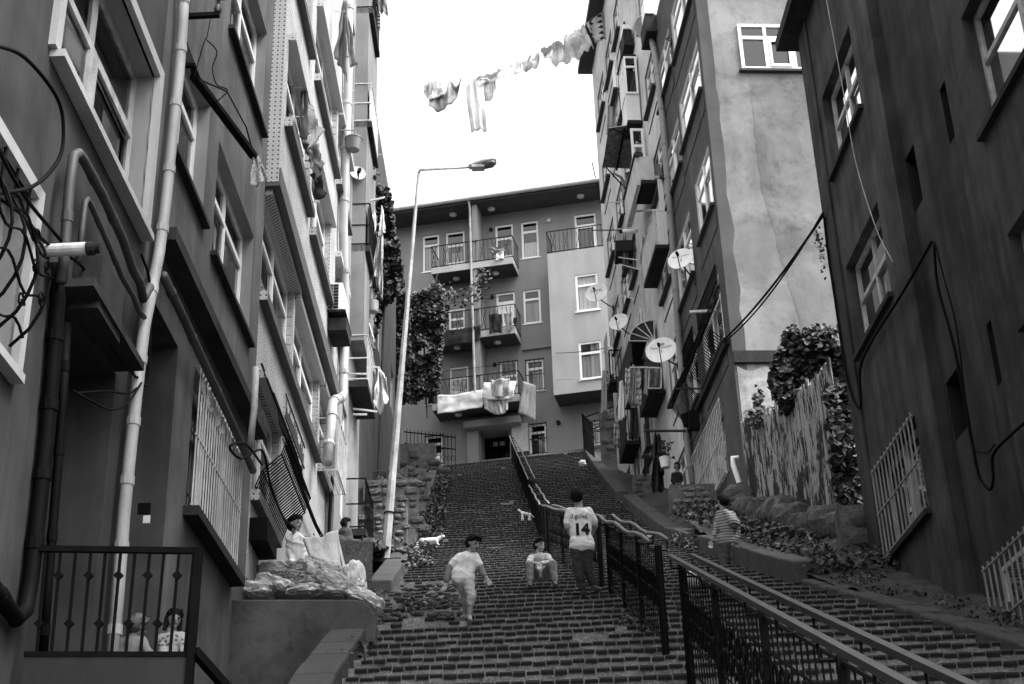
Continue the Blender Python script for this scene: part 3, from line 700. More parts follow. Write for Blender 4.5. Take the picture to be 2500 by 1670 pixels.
def pp(poly, Y): return [(atY(x, y, Y).x, atY(x, y, Y).z) for x, y in poly]
ivy('ivy', [(pp([(862, 455), (905, 452), (915, 560), (918, 700), (908, 860), (862, 885)], 25.1), 25.1, 2200), (pp([(868, 470), (900, 452), (948, 458), (958, 500), (962, 560), (978, 620), (985, 680), (975, 720), (940, 745), (925, 800), (905, 860), (868, 880), (860, 700)], 36), 36, 6200),
            (pp([(1075, 700), (1090, 800), (1100, 690), (1080, 850), (1075, 935), (1060, 960), (1000, 985), (960, 975), (880, 930), (885, 840), (960, 740), (1010, 720), (1050, 712)], 46.5), 46.5, 15000),
            (pp([(868, 850), (900, 820), (960, 705), (1000, 720), (1000, 960), (985, 985), (930, 960), (880, 950)], 43), 43, 6000)], 'dense ivy curtain hanging left of the street lamp up to the central building', .15, 1.0,
    stems=[[(-3.0, 46.8, 20), (-3.1, 46.6, 23), (-2.6, 46.5, 25.5)], [(-3.6, 36, 14), (-3.5, 36, 18), (-3.4, 36, 21)]])
ivy('ivy', [(pp([(1010, 720), (1080, 705), (1120, 715), (1155, 690), (1165, 660), (1200, 655), (1200, 690), (1175, 735), (1120, 750), (1070, 770), (1010, 760)], 48.2), 48.2, 620),
            (pp([(1045, 700), (1060, 690), (1085, 690), (1085, 725), (1050, 730)], 48.2), 48.2, 80)], 'thin ivy strand creeping across the balconies of the central building', .14, 1.0,
    stems=[[atY(1176, 760, 48.3), atY(1178, 700, 48.3), atY(1185, 665, 48.3)]])
ivy('creeper', [(pp([(885, 395), (905, 388), (925, 425), (922, 440), (900, 410), (885, 405)], 24.5), 24.5, 60), (pp([(862, 500), (895, 500), (900, 560), (870, 560)], 24.6), 24.6, 150)], 'small creeper dangling from the top of the narrow left block', .09, 1.0)
# ================================================================ central building
bc = thing('apartment_building', FC.P(1, 19.3), 'grey four-storey apartment house closing the top of the steps, with balconies', 'building', 'apartment houses lining the stepped street')
def cpx(x0, y0, x1, y1, o=0):      # from crop coordinates of the facade
    a = FC.px(940+x0*.38265, 440+y0*.38265, o); b = FC.px(940+x1*.38265, 440+y1*.38265, o)
    return (min(a[0], b[0]), max(a[0], b[0]), min(a[1], b[1]), max(a[1], b[1]))
def cpx2(x0, y0, x1, y1, o=0): return cpx(x0, y0+1359, x1, y1+1359, o)
U0 = .14      # upper storeys stand proud
topw = [cpx(240, 358, 347, 575), cpx(388, 338, 512, 632), cpx(702, 292, 826, 592), cpx(866, 270, 984, 488), cpx(1205, 225, 1358, 458)]
f3 = [cpx(405, 825, 514, 1050), cpx(708, 725, 838, 1015), cpx(879, 705, 998, 905)]
f2 = [cpx(258, 1240, 365, 1420), cpx(411, 1197, 535, 1450), cpx(729, 1165, 856, 1475), cpx(898, 1152, 1020, 1338)]
f1 = [cpx2(258, 278, 372, 455), cpx2(916, 202, 1036, 385), cpx2(1312, 182, 1436, 318), cpx2(0, 292, 95, 400)]
dr = cpx2(608, 250, 800, 425); dr = (dr[0], dr[1], 19.75, dr[3])
bay = [cpx(1212, 608, 1368, 822, 1.1), cpx(1234, 1038, 1392, 1258, 1.1)]
ZT = 30.05
mb = MB(); wall(FC, mb, -4.8, 7.5, 19.2, ZT, topw+f3+f2+f1+[dr+(.9,)], .18, back=9); mb.build('wall', [plC, plC, dark], bc)
cu = [(0, .5, 0, .66, curt), (.52, 1, 0, .66, curt)]
for q, cur, kw in [(topw[0], [(0, 1, 0, .68, curt)], {}), (topw[1], [(.1, .8, 0, .6, curt)], dict(panel=.85)), (topw[2], [(.1, .9, 0, .6, curtd)], dict(panel=.85)), (topw[3], [(0, 1, 0, .45, pink)], {}), (topw[4], [(0, 1, 0, .66, curtd)], dict(opensash=0)),
                   (f3[0], [(.2, .8, 0, .6, curtd)], dict(panel=.8)), (f3[1], None, dict(panel=1.7)), (f3[2], [(0, 1, 0, .66, curt)], {}),
                   (f2[0], [(0, .6, 0, .66, curt)], dict(grille=(.16, .018, .05))), (f2[1], None, dict(panel=.8)), (f2[2], None, dict(panel=1.0, grille=(.16, .018, .05))), (f2[3], [(0, .7, 0, .66, curt)], dict(grille=(.15, .018, .08))),
                   (f1[0], None, dict(panel=.5, grille=(.17, .02, .06))), (f1[1], cu[:1], dict(grille=(.14, .02, .06))), (f1[2], [(0, 1, 0, 1, pink)], dict(grille=(.15, .02, .1))), (f1[3], None, dict(grille=(.15, .02, .1)))]:
    window(bc, FC, *q, depth=.09, cols=1, tr=.28, fw=.075, cur=cur, sill=.04, sillm=pvc, sillo=.03, **kw)
W = window(bc, FC, *dr, depth=.8, cols=2, tr=.35, fm=blk, fw=.08, grille=(.12, .02, -.7))
mb = MB(); FC.box(mb, dr[0]+.35, dr[0]+.55, 20.55, 20.72, -.76, -.745); FC.box(mb, dr[0]+.62, dr[0]+.8, 20.55, 20.72, -.76, -.745); mb.build('door_notice', pink, W)
mb = MB(); FC.box(mb, dr[0]-.5, dr[1]+.5, dr[3]+.02, dr[3]+.28, 0, .55); FC.box(mb, dr[1]+.02, dr[1]+.45, 19.3, dr[3]+.0, .003, .25); mb.build('door_canopy', plC, bc)
# right-hand bay with a roof balcony
mb = MB(); FB = Fac(*(FC.P(0, 0, 1.1).xy), -78.1, -1); z0, z1 = 21.5, 27.35
sb0, sb1 = -4.6, -1.7
bq = [(a, b, c, d) for a, b, c, d in bay]
wall(FB, mb, sb0, sb1, z0, z1, bq, .14, back=0)
FB.box(mb, sb0, sb1, z0, z0+.01, -1.1, 0, 3); FB.box(mb, sb0, sb1, z1-.01, z1, -1.1, 0)
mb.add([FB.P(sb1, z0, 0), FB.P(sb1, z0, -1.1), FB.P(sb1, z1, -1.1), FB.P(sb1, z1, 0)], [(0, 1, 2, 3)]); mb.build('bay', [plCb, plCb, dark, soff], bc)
window(bc, FB, *bq[0], depth=.07, cols=1, tr=.3, fw=.075, cur=[(0, 1, 0, 1, pink)], sill=.05, sillm=pvc, sillo=.04)
window(bc, FB, *bq[1], depth=.07, cols=1, tr=.3, fw=.075, cur=[(0, 1, 0, .66, curt), (0, .5, .72, 1, curt)], sill=.05, sillm=pvc, sillo=.04)
def brail(F, s0, s1, z, o, par, h=.95, x_=True, ends=1):
    q = MB(); n_ = int((s1-s0)/.16)
    for i in range(n_+1):
        s = s0+(s1-s0)*i/n_; q.bar(F.P(s, z, o), F.P(s, z+h, o), .018)
        if x_ and i % 3 == 1 and i < n_:
            for a, b in ((0, 1), (1, 0)): q.bar(F.P(s, z+.1+a*(h-.2), o), F.P(s+(s1-s0)/n_, z+.1+b*(h-.2), o), .016)
    for zz in (.05, h): q.bar(F.P(s0, z+zz, o), F.P(s1, z+zz, o), .03)
    for s in ((s0, s1) if ends else ()):
        for k in range(6): q.bar(F.P(s, z, o-1.0+.2*k), F.P(s, z+h, o-1.0+.2*k), .018)
        for zz in (.05, h): q.bar(F.P(s, z+zz, o-1.05), F.P(s, z+zz, o), .03)
    return q.build('balcony_rail', blkr, par)
brail(FB, sb0, sb1, z1, -.02, bc)
BAL = []
for zt, nm, e0, e1 in [(27.45, 'b', -.35, 2.85), (24.5, 'b', -.35, 2.85), (21.75, 'b', -.42, 2.85)]:
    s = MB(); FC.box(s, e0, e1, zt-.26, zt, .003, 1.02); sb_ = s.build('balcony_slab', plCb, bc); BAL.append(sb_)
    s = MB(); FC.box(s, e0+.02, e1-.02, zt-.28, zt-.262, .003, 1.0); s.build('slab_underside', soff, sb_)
    brail(FC, e0, e1, zt, 1.0, sb_)
    for q in (.45, 2.0): s = MB(); s.lathe([(0, 0), (.14, 0), (.13, -.06), (0, -.09)], FC.P(q, zt-.28, .5), 14); s.build('ceiling_lamp', pink, sb_, smooth=True)
s = MB(); FC.box(s, 1.02, 1.22, 24.6, ZT, .003, .98); FC.box(s, 1.02, 1.22, 21.9, 24.2, .003, .98); s.build('partition_wall', plC, bc)
s = MB(); FC.box(s, -1.7, 7.5, 24.05, ZT, .003, .05) if 0 else None
s.v = []; s.f = []; s.mi = []
FC.box(s, -4.8, -.4, 23.95, 24.1, .003, .1); s.build('string_course', plC, bc)
# roof, soffit and gutter
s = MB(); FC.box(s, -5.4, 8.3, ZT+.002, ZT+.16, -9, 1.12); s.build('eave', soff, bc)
s = MB(); s.add([FC.P(-5.4, ZT+.16, 1.12), FC.P(8.3, ZT+.16, 1.12), FC.P(7, ZT+1.9, -4), FC.P(-4, ZT+1.9, -4), FC.P(8.3, ZT+.16, -9), FC.P(-5.4, ZT+.16, -9)], [(0, 1, 2, 3), (1, 4, 2), (4, 5, 3, 2), (5, 0, 3)]); s.build('roof', mat('roof_tiles', .08, .9, 'rough', .3), bc)
s = MB(); s.tube([FC.P(-5.4, ZT+.16, 1.2), FC.P(8.3, ZT+.16, 1.2)], .085, 10)
for i in range(18): c = FC.P(-5.2+i*.78, ZT+.16, 1.2); s.tube([c-FC.d*.03, c+FC.d*.03], .1, 10)
gt = s.build('gutter', mat('gutter_pale', .4, .6, 'metal', .2), bc)
s = MB(); s.tube([FC.P(1.3, ZT+.1, 1.15), FC.P(1.28, ZT-.2, 1.05), FC.P(1.27, 26.5, 1.04), FC.P(1.22, 22, 1.06)], .045, 8); s.build('drainpipe', galv, gt)
for q in (.55, 2.1, -3.0): s = MB(); s.lathe([(0, 0), (.15, 0), (.14, -.06), (0, -.1)], FC.P(q, ZT, .5), 14); s.build('ceiling_lamp', pink, bc, smooth=True)
for (x, y) in [(1048, 262), (678, 318), (686, 748), (702, 1180)]:
    a, z = FC.px(940+x*.38265, 440+y*.38265); s = MB(); s.tube([FC.P(a, z, 0), FC.P(a, z, .1)], .07, 10); s.build('wall_vent', dark if x != 1048 else pink, bc)
a, z = FC.px(940+1108*.38265, 960+192*.38265); s = MB(); s.tube([FC.P(a, z, 0), FC.P(a, z, .12)], .08, 10); s.build('wall_vent', dark, bc)
a, z = FC.px(940+868*.38265, 960+295*.38265); s = MB(); FC.box(s, a-.3, a+.3, z-.55, z+.55, .003, .2); s.build('meter_cabinet', mat('cabinet', .42, .6, 'metal', .15), bc)
# entrance steps railing left of the base and dark iron fence
t = thing('iron_fence', (-4.8, 48.8, 18.6), 'long low iron fence with scrolls in front of the central building, left of the steps', 'fence')
q = MB(); Pf = lambda f_, z: Vector((-5.2+f_*3.1, 47.8-f_*1.1+1.3, z))
za = atY(900, 1050, 48).z
for i in range(24):
    f_ = i/23; p = Pf(f_, 0); zz = interp([(0, atY(830, 1045, 49).z), (1, atY(1055, 1070, 48).z)], f_); q.bar((p.x, p.y, zz-1.25), (p.x, p.y, zz+.12), .022)
q.build('pickets', blk, t)
q = MB()
for dz in (0, -.45, -1.2): q.bar((Pf(0, 0).x, Pf(0, 0).y, atY(830, 1045, 49).z+dz), (Pf(1, 0).x, Pf(1, 0).y, atY(1055, 1070, 48).z+dz), .035)
for i in range(9):
    f_ = (i+.5)/9; p = Pf(f_, 0); zz = interp([(0, atY(830, 1045, 49).z), (1, atY(1055, 1070, 48).z)], f_)-.8
    for sgn in (-1, 1): q.tube([p+Vector((sgn*(.08+.07*math.cos(a*.8)), 0, zz+.09*math.sin(a*.8))) for a in range(9)], .01, 4)
q.build('rails', blk, t)
t = thing('iron_fence', (2.45, 48.4, 19.2), 'short iron fence stepping down to the right of the topmost steps', 'fence')
q = MB(); pts = [atY(1427, 1040, 49), atY(1447, 1090, 45.6)]; a = Vector((2.45, 49.2, 0)); b = Vector((2.62, 45.8, 0))
for i in range(16):
    c = a.lerp(b, i/15); zz = interp([(0, 21.0), (1, 19.2)], i/15); q.bar((c.x, c.y, zz-1.5), (c.x, c.y, zz), .022)
for dz in (0, -.5, -1.3): q.bar((a.x, a.y, 21.0+dz), (b.x, b.y, 19.2+dz), .04)
q.build('pickets', blk, t)
q = MB(); a = Vector((2.5, 48.2, 21.0)); b = Vector((4.3, 47.6, 21.4))
for dz in (0, -.55, -1.1): q.bar(a+Vector((0, 0, dz)), b+Vector((0, 0, dz)), .035)
q.build('rails', blk, t)
# ================================================================ right, middle building (M)
bM = thing('apartment_building', FM.P(26, 7), 'grey rendered apartment block on the right whose bright patchy end wall faces down the steps', 'building', 'apartment houses lining the stepped street')
CM = 26.05; FE = Fac(*(FM.P(CM, 0).xy), 85.8, 1)
SP = 31.2
Wm = [wpx(FM, (1668, 367), (1716, 212), (1702, 86)), wpx(FM, (1630, 509), (1666, 400), (1654, 279)), wpx(FM, (1710, 597), (1746, 484), (1731, 339)), wpx(FM, (1660, 757), (1697, 670), (1677, 522)),
      wpx(FM, (1645, 126), (1695, 11), (1695, 11)), wpx(FM, (1609, 276), (1641, 165), (1632, 54)), wpx(FM, (1724, 927), (1771, 833), (1762, 637)), wpx(FM, (1683, 1026), (1710, 961), (1698, 804))]
big = wpx(FM, (1705, 1296), (1779, 1145), (1763, 973))
rows = sorted(Wm, key=lambda q: q[2])
fix = []
near = (26.4, 28.6); far = (28.9, 30.8)
cols_ = [(26.35, 28.5), (28.95, 31.0)]
zsl = {}
for q in Wm:
    h = 1.45 if not (1.0 < q[3]-q[2] < 1.9) else q[3]-q[2]
    fix.append((max(q[0], CM+.25), min(q[1], SP-.15), q[2], q[2]+h))
Wm = []
for q in fix+[(26.4, 28.2, fix[4][2], fix[4][2]+1.4)]:
    if all(q[1] < p[0]+.05 or q[0] > p[1]-.05 or q[3] < p[2] or q[2] > p[3] for p in Wm): Wm.append(q)
bigq = (max(big[0], CM+.3), min(big[1], SP-.2), big[2], big[3])
Wm = [q for q in Wm if not (q[2] < bigq[3] and q[3] > bigq[2])]
mb = MB(); wall(FM, mb, CM, SP, 6.5, 24, Wm+[bigq], .2, back=0); mb.build('wall', [plM, trim, dark], bM)
for i, q in enumerate(Wm):
    W = window(bM, FM, *q, depth=.08, cols=2, tr=.3, fm=pvc, fw=.06, sill=.07, sillm=soff, sillo=.09, cur=[(0, .4, 0, .7, curt)] if i % 2 else None, opensash=0 if i % 2 == 0 else None)
    s = MB(); FM.box(s, q[0]-.1, q[1]+.1, q[2]-.62, q[2]-.58, .001, .015); FM.box(s, q[0]-.1, q[0]-.07, q[2]-.58, q[2]-.1, .001, .015); s.build('apron_moulding', soff, W)
    if q[2] < 14.5:      # bulging grilles on the lower windows
        g_ = MB(); H = q[3]-q[2]+.15; s0, s1 = q[0]-.05, q[1]+.05; n_ = 20
        for k in range(n_+1):
            s_ = s0+(s1-s0)*k/n_; g_.tube([FM.P(s_, q[3]+.1-H*j/9, .06+(0 if j < 4 else .3*math.sin(math.pi*(j-4)/5)**.8)) for j in range(10)], .011, 5)
        for j in (0, 2, 4, 6, 7, 9): bo = .07+(0 if j < 4 else .3*math.sin(math.pi*(j-4)/5)**.8); g_.tube([FM.P(s0, q[3]+.1-H*j/9, bo), FM.P(s1, q[3]+.1-H*j/9, bo)], .014, 5)
        g_.build('window_grille', blk, W)
W = window(bM, FM, *bigq, depth=.12, cols=2, tr=0, fm=pvcd, fw=.07, cur=[(0, .25, 0, 1, curtd), (.6, .75, .3, 1, curt)])
g_ = MB()
for k in range(23): s_ = bigq[0]+(bigq[1]-bigq[0])*k/22; g_.bar(FM.P(s_, bigq[2]-.05, .06), FM.P(s_, bigq[3]+.05, .06), .016)
for zz in (0, .5, 1): z = bigq[2]+(bigq[3]-bigq[2])*zz; g_.bar(FM.P(bigq[0], z, .06), FM.P(bigq[1], z, .06), .03)
g_.build('window_grille', wmet, W)
s = MB(); FM.box(s, CM+.15, SP, 12.55, 12.68, .002, .1); s.build('string_course', blkr, bM)
# end wall
ew = (FE.px(1798, 62)[0], FE.px(1798, 62)[0]+1.75, FE.px(1815, 172)[1], FE.px(1798, 62)[1]+.0)
mb = MB(); wall(FE, mb, 0, 9, 6.5, 24, [ew], .1, back=0); FE.box(mb, .6, 9, 6.5, 24, -5.2, -.3); mb.build('end_wall', [plME, plME, dark], bM)
window(bM, FE, *ew, depth=.0, cols=3, tr=.3, fw=.07, sill=.06, sillm=soff, sillo=.1, opensash=1, cur=[(0, 1, 0, 1, mat('blind_grey', .1, .9))])
s = MB()
rows_ = []
for i in range(40):
    z = 6.5+(24-6.5)*i/39; wd = .26+.07*noise.noise(Vector((z*2.3, 0, 0))); rows_.append([FE.P(-.002, z, .006), FE.P(wd, z, .006)])
s.grid(rows_); s.build('corner_render', mat('render_grey', .08, .9, 'plaster', .2), bM)
s = MB(); rows_ = []; zt_ = ew[2]-.14
for i in range(60):
    z = 12.35+(zt_-12.35)*i/59; a_ = ew[0]+.12+.05*noise.noise(Vector((z*1.7, 2, 0)))+.05*noise.noise(Vector((z*7, 2, 0)))+max(0, 16-z)*.14; rows_.append([FE.P(a_, z, .004), FE.P(8.9, z, .004)])
s.grid(rows_); s.build('damp_stain', mat('stain_grey', .19, .9, 'stain', .34, 1.2), bM)
s = MB(); FE.box(s, 0, 3.2, 12.05, 12.3, .0, .07); s.build('end_ledge', concd, bM)
s = MB()
rows_ = []
for i in range(24):
    x = 3.0*i/23; rows_.append([FE.P(x+.05, 6.8, .012), FE.P(x+.05, 12.0-.25*abs(noise.noise(Vector((x*2, 5, 0)))), .012)])
s.grid(rows_); s.build('limewash', mat('limewash', .38, .9, 'stain', .35, 3), bM)
# ---- right, far block with balconies (M2)
b5 = thing('apartment_building', FM.P(31.3, 8), 'pale crowded block on the right beyond the drainpipe, full of balconies, awnings and dishes', 'building', 'apartment houses lining the stepped street')
h5 = []
for fl in range(7):
    z = 10.6+fl*2.8
    for a, b in ((31.5, 33.0), (36.3, 37.4), (38.0, 39.5), (40.2, 41.8)):
        h5.append((a, b, z+.8, z+2.1))
mb = MB(); wall(FM, mb, SP+.1, 42.6, 8, 31.3, h5, .18, back=4, o=-.05); mb.build('wall', [plM2, reveal, dark], b5)
mb = MB(); FM.box(mb, SP+.1, 42.9, 31.3, 31.5, -5, .42); mb.build('eave', soff, b5)
for q in h5:
    W = window(b5, FM, *q, depth=.1, cols=2, tr=.3, fm=pvc, sill=.07, sillm=soff, sillo=.12, o=-.05, cur=[(0, .6, 0, .7, curt)] if random.random() < .5 else None)
    s = MB(); FM.box(s, q[0], q[1], q[2]-.55, q[2]-.51, -.048, -.03); s.build('apron_moulding', soff, W)
def bdim(ni, ox, fi):
    s0, z = FM.px(*ni); s1 = FM.px(*fi)[0]; Yq = FM.P(s0, z).y; return z, s0, max(s1, s0+.8), max(.25, FM.P(s0, z).x-atY(ox, ni[1], Yq).x)
items = [((1565, 293), 1532, (1558, 330), 'glazed'), ((1600, 439), 1565, (1588, 517), 'solid'), ((1631, 597), 1600, (1602, 713), 'rail'), ((1607, 893), 1540, (1588, 960), 'shade'),
         ((1621, 950), 1583, (1600, 1030), 'shutter'), ((1561, 1075), 1528, (1545, 1150), 'cage'), ((1605, 68), 1577, (1596, 110), 'box'), ((1519, 925), 1490, (1512, 960), 'rail2'), ((1545, 102), 1528, (1541, 130), 'box2')]
for i, (ni, ox, fi, kind) in enumerate(items):
    z, s0, s1, o = bdim(ni, ox, fi)
    s = MB(); FM.box(s, s0, s1, z-.1, z, -.04, o); sb_ = s.build('balcony_slab', mat('slab_dark', .03, .95, 'stain', .3), b5)
    FS = Fac(*(FM.P(s0, 0, o).xy), 85.8, 1)
    if kind == 'glazed':
        s = MB(); FM.box(s, s0, s0+.04, z, z+.85, 0, o); FM.box(s, s0+.04, s1, z, z+.85, o-.04, o); s.build('balcony_panel', mat('panel_white', .7, .5, 'plaster', .1), sb_)
        window(b5, FS, .0, o-.01, z+.85, z+2.1, depth=-.002, cols=1, tr=.28, fw=.05, cur=[(0, 1, 0, .66, curtd)])
        FO = Fac(*(FM.P(0, 0, o).xy), -4.2, -1); window(b5, FO, s0+.05, s1, z+.85, z+2.1, depth=.03, cols=3, tr=.28, fw=.06, cur=[(0, .6, 0, 1, curt)])
        s = MB(); FM.box(s, s0-.05, s1+.05, z+2.11, z+2.17, 0, o+.06); s.build('balcony_roof', concd, sb_)
    if kind == 'solid':
        s = MB(); FM.box(s, s0+.05, s0+.1, z, z+.75, .0, o); FM.box(s, s0+.1, s1+1.2, z-.1, z+.75, o-.05, o+.1); s.build('balcony_panel', plM2, sb_)
        s = MB(); FM.box(s, s0, s1+1.2, z+.752, z+.82, o-.1, o+.14); s.build('coping', soff, sb_)
        FS2 = Fac(*(FM.P(s0+1.1, 0, o).xy), 85.8, 1); window(b5, FS2, .0, o-.01, z+.3, z+2.3, depth=-.002, cols=1, tr=.28, fw=.07, cur=[(0, 1, 0, .66, curtd)])
    if kind in ('rail', 'rail2', 'cage'):
        s = MB(); n_ = int((s1-s0)/.12)
        for k in range(n_+1): s.bar(FM.P(s0+(s1-s0)*k/n_, z, o-.02), FM.P(s0+(s1-s0)*k/n_, z+.95, o-.02), .02)
        for zz in (.05, .95): s.bar(FM.P(s0, z+zz, o-.02), FM.P(s1, z+zz, o-.02), .035)
        for k in range(4): s.bar(FM.P(s0, z, o*k/4), FM.P(s0, z+.95, o*k/4), .02)
        s.bar(FM.P(s0, z+.95, 0), FM.P(s0, z+.95, o), .035); s.build('balcony_rail', wmet if kind == 'rail' else blk, sb_)
        if kind == 'rail': s = MB(); FM.box(s, s0-.01, s0+.02, z, z+.95, 0, o*.75); FM.box(s, s0+.02, s0+.05, z+.95, z+1.9, 0, .12); s.build('balcony_panel', pink, sb_)
        if kind == 'rail2': s = MB(); FM.box(s, s0+.1, s1, z, z+1.6, o, o+.02); s.build('balcony_panel', mat('panel_corr', .4, .6, 'metal', .2), sb_); s = MB(); s.leaves([FM.P(random.uniform(s0, s1), z+random.random()*.3, random.uniform(.1, o+.1)) for _ in range(60)], .1); s.build('plants', leafm, sb_)
        if kind == 'cage': s = MB(); FM.box(s, s0, s1, z, z+1.6, o-.03, o-.01); s.build('balcony_panel', awn, sb_)
    if kind in ('box', 'box2'):
        s = MB(); FM.box(s, s0+.02, s1, z, z+.45, .0, o); s.build('balcony_panel', concd, sb_)
        s = MB(); FM.box(s, s0-.02, s0+.5, z+.452, z+.95 if kind == 'box' else z+.6, .05, o); s.build('unit_casing', pvc, sb_)
    if kind == 'shutter': s = MB(); FM.box(s, s0+.2, s1, z, z+.9, .0, o); s.build('balcony_panel', awn, sb_)
    if kind == 'shade':      # round-fronted dark awning with white ribs
        s = MB(); rows_ = []; zc = FM.px(1607, 819)[1]; H_ = FM.px(1602, 771)[1]-zc; s1 = s0+2.6
        for k in range(9):
            a = k/8*math.pi/2; rows_.append([FM.P(q_, zc+H_*math.sin(a), .02+(o-.02)*math.cos(a)) for q_ in (s0, s1)])
        s.grid(rows_); s.add([FM.P(s0, zc, .02)]+[r_[0] for r_ in rows_], [(0, k+1, k+2) for k in range(8)]); s.build('awning', awn, sb_)
        s = MB()
        for k in range(0, 9, 2): s.tube([FM.P(s0-.02, zc, .04), rows_[k][0]-FM.d*.02], .018, 5)
        s.tube([r_[0]-FM.d*.02 for r_ in rows_], .018, 5); s.build('awning_rib', wmet, sb_)
        s = MB(); FM.box(s, s0, s1, z+.1, zc, o-.05, o); s.build('balcony_panel', awn, sb_)
# small extra openings and ledges that crowd the far facade
for k, (s_, z_, w_, h_) in enumerate([(36.2, 17.2, .9, 1.3), (36.0, 14.4, .8, 1.2), (37.2, 26.6, .8, 1.2), (37.4, 20.6, .7, 1.2), (34.9, 12.0, .7, 1.2)]):
    q = MB(); FM.box(q, s_, s_+w_, z_, z_+h_, -.03, .0); fr_ = q.build('blind_window', pvc, b5); q = MB(); FM.box(q, s_+.08, s_+w_-.08, z_+.08, z_+h_-.08, .0, .012); q.build('pane', glassm, fr_); q = MB(); FM.box(q, s_-.05, s_+w_+.05, z_-.07, z_, .0, .14); q.build('sill', soff, fr_)
# folded triangular awning beside the drainpipe
t = thing('canvas_awning', FM.P(32, 17.5, .3), 'grey folded canvas awning end by the drainpipe above the solid balcony', 'awning')
q = MB(); Yq = 32.0; pA, pB, pC = atY(1573, 399, Yq+1.2), atY(1612, 400, Yq), atY(1614, 452, Yq); q.add([pA, pB, pC, pA+Vector((.02, .9, 0)), pB+Vector((.02, .9, 0))], [(0, 1, 2), (0, 3, 4, 1)]); q.build('canvas', mat('canvas', .12, .8, 'cloth', .3), t)
q = MB(); q.tube([pA+Vector((0, 0, -.42)), pB+Vector((0, 0, -.42))], .05, 8); q.build('roller', galv, t)
# corrugated awning
t = thing('metal_awning', FM.P(36, 23.3, .5), 'ragged corrugated metal awning sticking out under the white glazed balcony', 'awning')
q = MB(); rows_ = []
sa, za_ = FM.px(1563, 303); sb2 = FM.px(1536, 400)[0]; a0 = FM.P(sa, za_, 0); a1 = FM.P(sb2, za_, 0); b0 = Vector(atY(1487, 314, a0.y)); b1 = Vector(atY(1473, 408, a1.y))
for i in range(61):
    f_ = i/60; p = a0.lerp(a1, f_); r_ = b0.lerp(b1, f_); dz = Vector((0, 0, .05*math.sin(i*1.6))); rows_.append([p+dz, r_+dz])
q.grid(rows_); o_ = q.build('sheet', mat('corrugated', .16, .5, 'metal', .6), t); m_ = o_.modifiers.new('s', 'SOLIDIFY'); m_.thickness = .01
q = MB(); q.bar(a0.lerp(b0, .5)-Vector((0, 0, .07)), a1.lerp(b1, .5)-Vector((0, 0, .07)), .05); q.bar(a0-Vector((0, 0, .6)), b0.lerp(a0, .1), .03); q.bar(a1-Vector((0, 0, .9)), b1.lerp(a1, .1), .03); q.bar(b0, b1, .03); q.build('bracket', blk, t)
# ================================================================ right, nearest building (R)
bR = thing('apartment_building', FR.P(18.6, 3), 'nearest dark building on the right with streaked render and deep narrow slots', 'building', 'apartment houses lining the stepped street')
K = 5.33; ER = 3.49*K
hr = [(3.04*K, 3.36*K, 2.10*K, 2.35*K), (3.04*K, 3.37*K, 1.575*K, 1.825*K), (3.02*K, 3.37*K, 1.04*K, 1.26*K), (1.95*K, 2.36*K, 1.56*K, 1.83*K), (2.1*K, 2.74*K, .60*K, .82*K), (1.9*K, 2.35*K, 1.15*K, 1.33*K)]
def slot(pts):
    v = [FR.px(*p) for p in pts]; return (min(a[0] for a in v), max(a[0] for a in v), min(a[1] for a in v), max(a[1] for a in v), .5)
sl_ = [slot([(2265, 224), (2288, 350), (2321, 286)]), slot([(2183, 395), (2206, 513), (2224, 482)]), slot([(2280, 941), (2305, 1067), (2337, 1029)]), slot([(2376, 800), (2404, 938), (2434, 894)])]
sl_.append((sl_[0][0], sl_[0][1], sl_[0][2]-2.75, sl_[0][3]-2.75, .5)) if 0 else None
pr = []
for q in sl_:
    s0, s1, z0, z1 = q[:4]; zm = (z0+z1)/2; pr.append((s0, s1, z0-.02, z1+.02, .5, 2))  # slot reveals take the dark room colour, painting in the shade inside them
RB0, RB1 = 2.50*K, 2.885*K       # recessed band
def clip(hs, a, b): return [(max(h[0], a), min(h[1], b))+tuple(h[2:]) for h in hs if min(h[1], b)-max(h[0], a) > .05]
inn = [p for p in pr if RB0 < (p[0]+p[1])/2 < RB1+.3]
mb = MB()
wall(FR, mb, RB1, ER, 3, 14.1, clip(hr+pr, RB1, ER), .22, back=0)
wall(FR, mb, 5, RB0, -1, 22, clip(hr+pr, 5, RB0), .22, back=0)
mb.build('wall', [plR, plR, dark], bR)
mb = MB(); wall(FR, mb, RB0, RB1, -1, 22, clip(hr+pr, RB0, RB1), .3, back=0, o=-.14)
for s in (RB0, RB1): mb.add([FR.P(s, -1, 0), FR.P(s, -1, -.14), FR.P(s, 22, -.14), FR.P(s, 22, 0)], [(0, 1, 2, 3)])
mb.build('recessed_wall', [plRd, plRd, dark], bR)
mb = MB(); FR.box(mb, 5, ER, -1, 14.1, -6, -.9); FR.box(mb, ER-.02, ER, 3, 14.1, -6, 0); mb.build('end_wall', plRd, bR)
mb = MB(); FR.box(mb, 3.40*K, ER, 3, 14.1, .002, .035); mb.build('corner_strip', plRd, bR)
mb = MB(); FR.box(mb, RB1, ER+.28, 14.11, 14.3, -6, .32); mb.build('eave', concd, bR)
for i, q in enumerate(hr):
    if q[0] < 2.0*K and 0: continue
    gr = (.15, .017, .05) if i in (2, 4) else None
    window(bR, FR, *q, depth=.18, cols=2, tr=.42 if i not in (2, 4) else 0, fm=pvcd, fw=.05, sill=.07, sillm=concd, sillo=.07, cur=[(0, .5, 0, .6, curtd)] if i not in (2,) else [(0, .3, 0, 1, curt), (.5, .8, 0, 1, curt)], grille=gr, gm=mat('bar_grey', .22, .6, 'metal', .3), opensash=0 if i < 2 else None)
